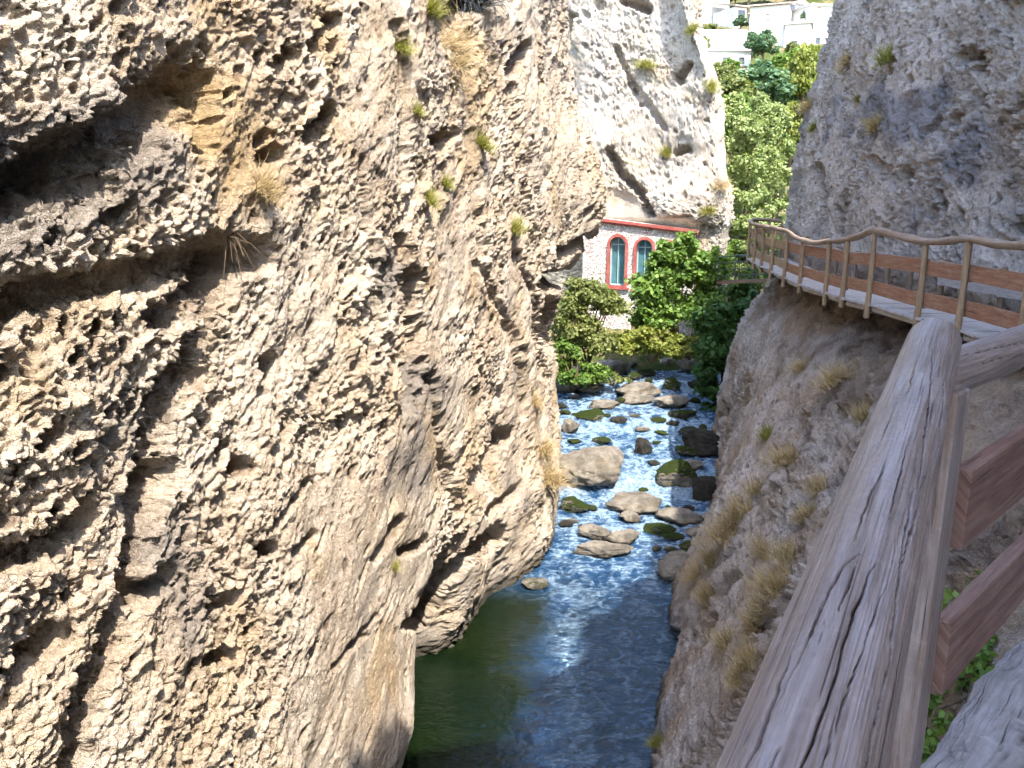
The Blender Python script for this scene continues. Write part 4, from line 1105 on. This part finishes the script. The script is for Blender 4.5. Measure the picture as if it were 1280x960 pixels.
# near the stream and the mill
q = P(848, 425, 30.3); plant('shrub', q, [(0, 0, 1.5, 1.5, 1.0, 1.3), (-1.1, 0, 1.9, .9, .7, .8), (-.2, 0, 2.8, 1.0, .7, .9), (1.0, .2, 2.6, .8, .7, .8), (-1.0, -.2, .9, .8, .8, .7), (.1, 0, 3.7, .4, .4, .5), (-.5, -.1, 3.2, .65, .5, .6), (-.7, -.1, 2.6, .6, .5, .6)], 17000, .17, G_BRIGHT, 'large bright green bush covering the right side of the mill', 'shrub', seed=11, per=34, cr=.36, nst=9)
q = P(905, 520, 26.6); plant('shrub', q, [(.1, 0, 2.6, 1.15, .9, 1.0), (.9, .3, 3.6, .7, .6, .6), (-.2, -.2, 1.3, .75, .7, 1.2), (-.5, .2, 3.2, .6, .6, .8), (-.3, -.2, .1, .5, .5, .8)], 13000, .19, G_DARK, 'dark green big leafed shrub hanging over the right bank', 'shrub', seed=12, per=30, cr=.38, nst=9)
q = P(735, 455, 28.6); plant('shrub', q, [(-.6, 0, 1.3, .8, .8, 1.1), (.3, 0, .9, .9, .7, .8), (-.2, .3, 2.4, .8, .6, .7), (.8, .5, 2.1, .7, .5, .4), (-.9, 0, .2, .6, .5, .5)], 12000, .14, G_OLIVE, 'olive green shrub growing against the left cliff below the mill', 'shrub', seed=13, per=30, cr=.38, nst=9)
q = P(752, 385, 31.5); plant('shrub', q, [(-.3, 0, .5, .9, .6, .5), (.5, 0, .2, .5, .5, .4)], 3000, .14, G_BRIGHT, 'small green bush under the left mill window', 'shrub', seed=14, per=14)
q = P(815, 450, 29.6); plant('shrub', q, [(0, 0, .7, 1.1, .8, .6), (-.9, 0, .6, .8, .7, .5), (.8, .1, .5, .7, .7, .45)], 12000, .13, G_YEL, 'yellow green rounded bush at the end of the rapids', 'shrub', seed=15, per=30, cr=.36)
q = P(722, 478, 27.6); plant('shrub', q, [(0, 0, .3, .7, .5, .4), (-.5, .2, .9, .5, .4, .6), (.7, .2, .3, .5, .4, .3)], 6000, .12, G_BRIGHT, 'fresh green shrub low on the left bank behind the grey slab', 'shrub', seed=20, per=22, cr=.36)
q = P(862, 446, 29.0); plant('shrub', q, [(0, 0, .3, .7, .5, .45), (-.6, .1, .2, .5, .4, .3)], 5000, .12, G_YEL, 'yellow green clump between the rounded bush and the dark shrub', 'shrub', seed=21, per=20, cr=.36)
q = P(880, 352, 31.6); plant('shrub', q, [(0, 0, .2, .8, .4, .8), (.4, 0, 1.0, .5, .3, .4)], 2600, .12, G_OLIVE, 'thin olive shrub on the rock between bright bush and footbridge', 'shrub', seed=16, per=14)
q = P(765, 478, 28.4); plant('shrub', q, [(0, 0, .15, .7, .4, .22), (-.8, .1, .2, .4, .4, .3)], 2500, .12, G_OLIVE, 'low trailing green growth on the bank above the pale boulders', 'shrub', seed=17)
q = P(915, 400, 32.5); plant('shrub', q, [(.2, 0, .6, 1.0, .6, 1.3), (1.2, 0, 1.0, .9, .6, 1.4)], 5000, .19, G_DARK, 'dark shrub filling the gap beneath the steel footbridge', 'shrub', seed=18, per=18, cr=.3)
q = P(2250 / 1.8, 850, 4.0); plant('shrub', Vector((2.55, 4.0, 5.35)), [(0, 0, .0, .5, .4, .15), (-.35, -.35, -.1, .4, .35, .15), (.5, .5, .1, .4, .4, .15)], 5200, .055, G_BRIGHT, 'low green ivy like plant under the near boardwalk edge', 'plant', seed=19, per=20, cr=.35, stem_r=.01)

# hillside trees: four crowns, copied
def tree_kind(name, blobs, n, size, m, trunk, seed, label, group, per=18):
    return plant(name, (0, 0, 0), blobs, n, size, m, label, 'tree', group, seed, per, .34, trunk, .1)
T_ROUND = [(0, 0, 3.6, 2.0, 2.0, 1.6), (1.2, .3, 3.0, 1.3, 1.2, 1.1), (-1.2, -.3, 3.1, 1.3, 1.3, 1.2), (.2, 0, 4.9, 1.2, 1.2, 1.0)]
T_TALL = [(.3, 0, .9, 1.3, 1.2, 1.0), (0, 0, 3.0, 1.1, 1.1, 1.6), (.2, .2, 5.0, 1.0, 1.0, 1.5), (-.3, 0, 1.6, 1.2, 1.1, .9), (0, 0, 6.6, .6, .6, .9)]
T_WIDE = [(0, 0, 2.4, 2.2, 1.8, 1.2), (1.7, .2, 2.0, 1.4, 1.3, 1.0), (-1.6, 0, 1.8, 1.4, 1.3, .9), (.4, -.3, 3.4, 1.3, 1.2, .8)]
GT = 'trees on the hillside'
kinds = {
 'bright': tree_kind('tree', T_ROUND, 6500, .36, G_BRIGHT, (2.2, .16), 31, '', GT),
 'pale': tree_kind('tree', T_TALL, 15000, .16, G_PALE, (1.5, .12), 32, '', GT),
 'dark': tree_kind('tree', T_ROUND, 4600, .36, G_BLUE, (2.0, .16), 33, '', GT),
 'yellow': tree_kind('tree', T_WIDE, 6500, .3, G_YEL, (1.2, .12), 34, '', GT),
 'olive': tree_kind('tree', T_WIDE, 6500, .3, G_OLIVE, (1.2, .12), 35, '', GT),
}
used = set()
def tree(kind, px, py_base, Y, s, label, rz=0.0, sz=1.0):
    src = kinds[kind]
    if kind in used:
        o = src.copy(); COL.objects.link(o)
        for ch in src.children:
            c = ch.copy(); COL.objects.link(c); c.parent = o
    else: o = src; used.add(kind)
    q = P(px, py_base, Y); o.location = (q.x, q.y, max(min(q.z, ground_z(q.x, q.y) + .2), ground_z(q.x, q.y) - 3)); o.rotation_euler = (0, 0, rz); o.scale = (s, s, s * sz)
    o['label'] = label; return o
TREES = [
 ('pale', 928, 300, 38, 1.05, 'pale willow like tree rising directly above the boardwalk end', .3, 1.0),
 ('pale', 965, 290, 42, 1.0, 'pale green tree touching the right cliff edge above the handrail', 1.9, 1.0),
 ('pale', 912, 260, 44, .9, 'pale slender tree hugging the end cliff edge', 2.6, 1.1),
 ('pale', 942, 235, 52, 1.0, 'pale airy tree in the middle of the green gap', 4.0, .8),
 ('yellow', 985, 225, 56, 1.0, 'yellowish bush tree leaning behind the right cliff', .5, 1.2),
 ('bright', 990, 150, 84, 1.2, 'big bright green round tree below the white houses', .9, 1.0),
 ('bright', 950, 140, 80, .75, 'medium bright green tree left of the big round one', 2.2, 1.0),
 ('bright', 1022, 112, 92, .75, 'bright green tree at the corner of the right cliff under the houses', 3.5, 1.0),
 ('dark', 953, 84, 98, .72, 'blue green round tree standing before the white cube house', .2, .95),
 ('dark', 948, 170, 68, 1.2, 'shadowy blue green tree under the bright green ones', 1.2, .8),
 ('dark', 970, 165, 72, 1.0, 'second shadowy tree, right of the blue green one in the hollow', 3.0, .8),
 ('olive', 897, 122, 84, .8, 'olive bush tree beside the edge of the end cliff', 0, 1.0),
 ('olive', 915, 150, 66, .9, 'dusty olive tree under the low white house', 2.0, 1.1),
 ('yellow', 1000, 150, 70, .9, 'yellow green young tree in front of the big bright tree', 1.4, 1.6),
 ('bright', 915, 215, 56, .9, 'small bright tree at the left of the green gap', 5.0, 1.0),
 ('olive', 890, 40, 116, .6, 'olive bush on the terrace beneath the upper left house', 3.3, .8),
 ('dark', 925, 36, 120, .5, 'blue green bush above the long white terrace wall', 4.2, .8),
 ('bright', 935, 10, 138, 1.4, 'bright tree between the upper left house and the cube house', 2.9, 1.0),
 ('dark', 985, 8, 145, 1.8, 'dark tree behind the roof of the white cube house', 1.0, 1.0),
 ('yellow', 955, 2, 150, 1.5, 'yellowing tree far up behind the cube house', 0, 1.2),
 ('pale', 940, 330, 34.5, .75, 'light green sapling behind the steel footbridge', 5.5, .8),
 ('bright', 918, 322, 35.5, .6, 'leafy bright sapling beside the end cliff above the footbridge', 1.1, .9),
 ('yellow', 1015, 80, 100, .5, 'yellow green shrub tree at the foot of the right hand white house', .4, 1.0),
 ('dark', 940, 62, 104, .5, 'little blue green tree between the terrace wall and the cube house', 2.0, 1.0),
 ('olive', 990, 70, 104, .45, 'small olive tree under the low white block', 4.4, 1.0),
 ('bright', 912, 104, 90, .5, 'small bright tree before the pale stone garden wall', 3.7, .9),
 ('dark', 1003, 52, 114, .3, 'tiny dark cypress like tree in front of the tall white house', .0, 2.2),
 ('olive', 875, 72, 104, .6, 'olive tree at the left end of the low white house', 1.0, 1.0),
 ('bright', 1012, -2, 150, 1.2, 'bright tree behind the roofs above the grey gabled house', 1.0, 1.0),
 ('olive', 920, -6, 150, 1.3, 'olive tree on the hill above the upper left house', 1.7, 1.0),
 ('olive', 1040, 140, 60, 1.0, 'olive bush tree just showing past the edge of the right cliff', 2.5, 1.0),
]
for t in TREES: tree(*t)

# ------------------------------------------------------------------ village
M_HWHITE = flat_mat('white house render', (.66, .65, .635), .9, .08, .6, bump=.05, dirt=(.48, .46, .43))
M_HGREY = flat_mat('grey cement render', (.36, .38, .42), .9, .08, .8, bump=.05)
M_HROOF = flat_mat('pale concrete roof', (.55, .53, .50), .9, .1, 1.5)
M_HTILE = flat_mat('beige roof tiles', (.45, .36, .28), .9, .2, 4, bump=.4)
M_GLASS = flat_mat('dark window glass', (.05, .055, .06), .15, .2, 2, spec=.7, bump=0)
M_SHUT = flat_mat('tan shutter', (.42, .33, .24), .8, .15, 4)
M_TERR = flat_mat('terrace wall stone', (.42, .38, .33), .9, .25, 1.5, bump=.5)
def house(px0, px1, pyt, pyb, Y, depth, rot, label, wins=(), roof='flat', body=None, side=None, name='house', cat_='house', lean=None):
    a = P(px0, pyb, Y); bq = P(px1, pyb, Y); top = P((px0 + px1) / 2, pyt, Y)
    W = bq.x - a.x; H = top.z - a.z; fnd = 3.5
    e = empty(name, ((a.x + bq.x) / 2, Y, a.z), rot); tag(e, label, cat_, 'white houses of the hillside village' if name == 'house' else None)
    b = MB(); b.box((0, depth / 2, H / 2 - fnd / 2), (W, depth, H + fnd)); wl = b.build('wall', body or M_HWHITE, e)
    if side:
        b = MB(); b.box((-W / 2 - .01, depth / 2, H / 2), (.05, depth - .01, H - .02)); b.build('side_wall', side, e)
    if roof == 'flat':
        b = MB(); b.box((0, depth / 2, H + .13), (W + .5, depth + .5, .24)); b.box((W * .12, depth * .5, H + .55), (.6, .6, .9)); b.build('roof', M_HROOF, e)
    elif roof == 'gable':
        b = MB(); w2 = W / 2 + .3; y0, y1 = -.3, depth + .3; h = W * .24
        vs = [(-w2, y0, H), (0, y0, H + h), (w2, y0, H), (-w2, y1, H), (0, y1, H + h), (w2, y1, H)]
        b.add(vs, [(0, 1, 2), (5, 4, 3), (0, 3, 4, 1), (1, 4, 5, 2), (0, 2, 5, 3)]); b.build('roof', M_HTILE, e)
    elif roof == 'shed':
        b = MB(); w2 = W / 2 + .25
        vs = [(-w2, -.4, H + .02), (w2, -.4, H + .02), (w2, depth, H + 1.3), (-w2, depth, H + 1.3), (-w2, -.4, H + .2), (w2, -.4, H + .2), (w2, depth, H + 1.5), (-w2, depth, H + 1.5)]
        b.add(vs, [(0, 3, 2, 1), (4, 5, 6, 7), (0, 1, 5, 4), (1, 2, 6, 5), (2, 3, 7, 6), (3, 0, 4, 7)]); b.build('roof', M_HTILE, e)
    for fx, fz, ww, wh, mt in wins:
        b = MB(); x = (fx - .5) * W; z = fz * H
        for s in (-1, 1): b.box((x + s * (ww / 2 + .05), -.04, z), (.1, .12, wh + .2))
        b.box((x, -.04, z + wh / 2 + .05), (ww - .004, .12, .1)); b.box((x, -.06, z - wh / 2 - .06), (ww + .3, .2, .1))
        wn = b.build('window', M_HWHITE, e)
        b = MB(); b.box((x, -.012, z), (ww, .02, wh)); b.build('pane', mt, wn)
    return e
house(846, 917, -14, 24, 128, 8, .4, 'white house with a tan shuttered window at the upper left edge of the village', [(.42, .45, 1.3, 1.1, M_SHUT), (.12, .45, .9, 1.2, M_GLASS)], 'shed')
house(916, 934, 9, 28, 124, 5, .4, 'small lean to annexe with tiled roof beside the upper left white house', [(.55, .4, 1.3, 1.6, M_GLASS)], 'shed')
house(936, 982, 7, 56, 112, 7, -.38, 'white cube house with one small window above the blue green tree', [(.45, .74, .5, .55, M_SHUT)], 'shed')
house(980, 1010, 30, 66, 110, 5, -.38, 'low white block with a parapet joining the cube house and the grey gabled house', [(.4, .3, .7, .8, M_GLASS)], 'flat')
house(987, 1012, 6, 44, 119, 8, .6, 'grey cement gabled house behind the low white block', [(.5, .35, .7, .9, M_GLASS)], 'gable', M_HGREY)
house(1008, 1046, 8, 66, 113, 9, .3, 'tall white house cut off by the right cliff edge', [(.3, .25, .7, .8, M_GLASS), (.25, .92, .7, .7, M_SHUT)], 'flat')
house(880, 938, 64, 86, 100, 6, .05, 'low white house with a flat roof below the terrace wall', [(.45, .45, .7, .8, M_GLASS), (.8, .45, .7, .8, M_GLASS)], 'flat')
house(868, 934, 37, 50, 108, .7, .03, 'long white terrace wall under the upper left house', [], None, M_HWHITE, None, 'terrace_wall', 'wall')
house(886, 942, 86, 104, 94, .7, -.06, 'pale stone garden wall below the low white house', [], None, M_TERR, None, 'garden_wall', 'wall')

# ------------------------------------------------------------------ grass tufts on the rock
M_STRAW = leaf_mat('dry straw grass', (.34, .235, .115), (.56, .43, .24), .25)
M_GRASS = leaf_mat('yellow green grass', (.16, .17, .035), (.36, .33, .08), .3)
M_DARKG = leaf_mat('blackish hanging plant', (.012, .016, .02), (.035, .045, .05), .1)
def tuft_mesh(seed, n=170, L=.5, spread=.8, droop=.5, wd=.011):
    rs = np.random.RandomState(seed)
    az = rs.uniform(0, 2 * PI, n); el = rs.uniform(.1, spread, n); ln = L * rs.uniform(.45, 1.15, n)
    base = rs.normal(size=(n, 3)) * np.array([.10, .10, .02]) * L * 2
    d = np.stack([np.cos(az) * np.sin(el), np.sin(az) * np.sin(el), np.cos(el)], -1)
    vs = []; tint = []
    for i in range(n):
        s = np.cross(d[i], [0, 0, 1.0]); s = s / (np.linalg.norm(s) + 1e-6); pts = []
        pp = base[i].copy(); dd = d[i].copy()
        prev = None
        tt = rs.uniform(0, 1)
        for k in range(4):
            wv = wd * (1 - k / 3.05)
            cur = (pp - s * wv, pp + s * wv)
            if prev is not None: vs.extend([prev[0], prev[1], cur[1], cur[0]]); tint.extend([tt] * 4)
            prev = cur; pp = pp + dd * ln[i] / 3; dd = dd + np.array([0, 0, -droop * (.4 + .3 * k)]); dd /= np.linalg.norm(dd)
    return np.array(vs), np.array(tint)
tuft_src = {}
def get_tuft(kind):
    if kind not in tuft_src:
        n, L, sp, dr, wd, m, sd = {'straw': (380, .40, 1.35, .6, .005, M_STRAW, 5), 'straw_b': (340, .36, 1.45, .45, .005, M_STRAW, 6), 'green': (380, .36, 1.35, .5, .006, M_GRASS, 7), 'hang': (360, .8, 1.5, 1.1, .006, M_STRAW, 8), 'black': (420, .85, 1.3, 1.0, .022, M_DARKG, 9)}[kind]
        v, t = tuft_mesh(sd, n, L, sp, dr, wd); o = quad_mesh('grass_tuft', v, t, m); me = o.data; bpy.data.objects.remove(o); tuft_src[kind] = me
    return tuft_src[kind]
def surf(grids, px, py):
    best = None
    for G in grids:
        gx_, gy_, zc_ = G['p']
        k = np.hypot(gx_ - px, gy_ - py) < 5
        if k.any():
            i = np.where(k, zc_, 1e9).argmin()
            if best is None or zc_.reshape(-1)[i] < best[0]: best = (zc_.reshape(-1)[i], G['D'].reshape(-1, 3)[i], G['N'].reshape(-1, 3)[i])
    return best
GRIDS = [{'D': D, 'N': Nn, 'p': project(D)}, {'D': D2, 'N': N2, 'p': project(D2)}, {'D': D3, 'N': N3, 'p': project(D3)}]
TUFTS = [
 ('green', 1107, 72, 1.5, 'biggest green grass tuft high on the right cliff'),
 ('straw', 1055, 84, 1.2, 'brown dry tuft left of the biggest green tuft on the right cliff'),
 ('green', 1068, 124, .8, 'small yellowish tuft below the biggest green tuft on the right cliff'),
 ('straw', 1006, 132, 1.3, 'dry tuft on the upper left corner of the right cliff'),
 ('green', 1012, 160, 1.1, 'olive tuft under the dry corner tuft of the right cliff'),
 ('straw', 1090, 162, 1.0, 'faded dry tuft in the middle of the grey stain on the right cliff'),
 ('green', 605, 182, 1.0, 'round yellow green tuft below the black hole of the left cliff'),
 ('green', 560, 230, .8, 'upper of two small yellow tufts on the left cliff'),
 ('green', 540, 250, .7, 'lower of two small yellow tufts on the left cliff'),
 ('green', 540, 14, 1.2, 'yellow tuft at the top edge beside the black hanging plant'),
 ('hang', 572, 60, 1.0, 'long straw tuft hanging under the black plant at the top edge'),
 ('green', 503, 62, .7, 'small olive tuft near the top edge of the left cliff'),
 ('green', 525, 140, .7, 'olive tuft above the two small yellow tufts'),
 ('straw', 335, 240, .7, 'sparse olive dry grass in the reddish hollow of the left cliff'),
 ('green', 648, 285, .9, 'olive tuft on the bulge left of the mill'),
 ('green', 497, 708, .45, 'tiny green tuft at the smooth lower left cliff'),
 ('straw', 690, 600, 1.6, 'reddish dry grass hanging at the left cliff beside the largest boulder'),
 ('straw', 684, 560, 1.3, 'upper dry grass clump on the left cliff foot'),
 ('straw', 672, 500, 1.0, 'thin dry grass on the left cliff below the overhang'),
 ('straw', 978, 575, 1.1, 'straw tuft on the upper part of the right bank rock'),
 ('straw_b', 925, 640, 1.3, 'pale straw tuft above the tan bank boulder'),
 ('straw', 905, 670, 1.4, 'wide straw tuft right above the waterline stones'),
 ('straw_b', 888, 700, 1.3, 'straw tuft on the tan bank boulder'),
 ('straw', 870, 715, 1.2, 'straw tuft drooping to the water at the bank boulder'),
 ('straw', 965, 735, 1.1, 'rust tinged straw tuft close to the log on the right bank'),
 ('straw_b', 940, 775, 1.1, 'orange straw tuft in the middle of the right bank'),
 ('straw', 905, 800, 1.0, 'straw tuft left of the orange one on the right bank'),
 ('straw_b', 985, 690, 1.0, 'straw tuft beside the log near its middle'),
 ('straw', 920, 850, .8, 'lowest straw tuft on the right bank'),
 ('straw', 1010, 640, .9, 'short straw tuft beside the log above its middle'),
 ('straw_b', 950, 690, 1.2, 'straw tuft halfway between the bank boulder and the log'),
 ('straw', 935, 830, 1.0, 'reddish straw tuft just left of the log low on the right bank'),
 ('straw', 880, 745, 1.1, 'straw tuft under the tan bank boulder on the rock'),
 ('straw_b', 1020, 610, .9, 'dull straw tuft near the log below its upper end'),
 ('straw', 945, 610, 1.0, 'thin straw tuft on the right bank under the grey slope'),
 ('green', 955, 545, .8, 'olive tuft in the grey middle of the right bank slope'),
 ('straw', 1040, 480, 1.0, 'brownish dry tuft in the brown earth beneath the far boardwalk'),
 ('straw', 1075, 520, .9, 'brownish dry tuft beside the top end of the log'),
 ('straw', 1000, 455, 1.0, 'dark dry tuft below the boardwalk posts on brown earth'),
 ('green', 815, 930, .6, 'green moss tuft at the lowest waterline of the right cliff'),
 ('green', 808, 78, 1.5, 'olive tuft on the upper end cliff'),
 ('green', 830, 190, 1.3, 'olive tuft in the middle of the end cliff'),
 ('green', 868, 42, 1.6, 'olive tuft near the top right of the end cliff'),
 ('green', 886, 268, 1.2, 'olive tuft beside the overhang right of the mill'),
 ('straw', 905, 235, 1.3, 'dry tuft on the right edge of the end cliff'),
 ('green', 893, 110, 1.6, 'olive tuft on the skyline edge of the end cliff'),
]
for i, (k, px_, py_, s_, lb) in enumerate(TUFTS):
    h = surf(GRIDS, px_, py_)
    if h is None: continue
    me = get_tuft(k); o = bpy.data.objects.new('grass_tuft', me); COL.objects.link(o)
    nn = Vector(h[2]); o.location = Vector(h[1]) - nn * .03
    ax = (nn * .8 + Vector((0, 0, .8))).normalized()
    if k in ('hang',): ax = (nn + Vector((0, 0, -.3))).normalized()
    o.rotation_mode = 'QUATERNION'; rr_ = random.Random(i); o.rotation_quaternion = ax.to_track_quat('Z', 'Y') @ Matrix.Rotation(rr_.uniform(0, 6.28), 4, 'Z').to_quaternion()
    o.scale = (s_ * rr_.uniform(.8, 1.5), s_ * rr_.uniform(.7, 1.1), s_ * rr_.uniform(.65, 1.05))
    tag(o, lb, 'grass', 'grass tufts on the rock')
h = surf(GRIDS, 580, 6)
if h is not None:
    o = bpy.data.objects.new('hanging_plant', get_tuft('black')); COL.objects.link(o); o.location = Vector(h[1]) + Vector((0, 0, .25))
    o.rotation_mode = 'QUATERNION'; o.rotation_quaternion = (Vector(h[2]) + Vector((0, 0, -.2))).to_track_quat('Z', 'Y'); o.scale = (1, 1, 1)
    tag(o, 'blackish plant hanging from the top edge of the left cliff', 'plant')
h = surf(GRIDS, 285, 300)
if h is not None:
    b = MB(); rs = random.Random(5)
    for k in range(16):
        d_ = Vector((rs.uniform(.1, .9), rs.uniform(-.7, .7), rs.uniform(-.9, .5))).normalized(); L_ = rs.uniform(.15, .45)
        b.tube([(0, 0, 0), d_ * L_ * .5 + Vector((0, 0, .03)), d_ * L_ + Vector((rs.uniform(-.05, .05), rs.uniform(-.05, .05), -.1))], [.005, .004, .002], 5, False)
    o = b.build('dry_twigs', M_BARK); o.location = Vector(h[1]); tag(o, 'tangle of bare dry twigs in a dark crevice of the left cliff', 'twigs')
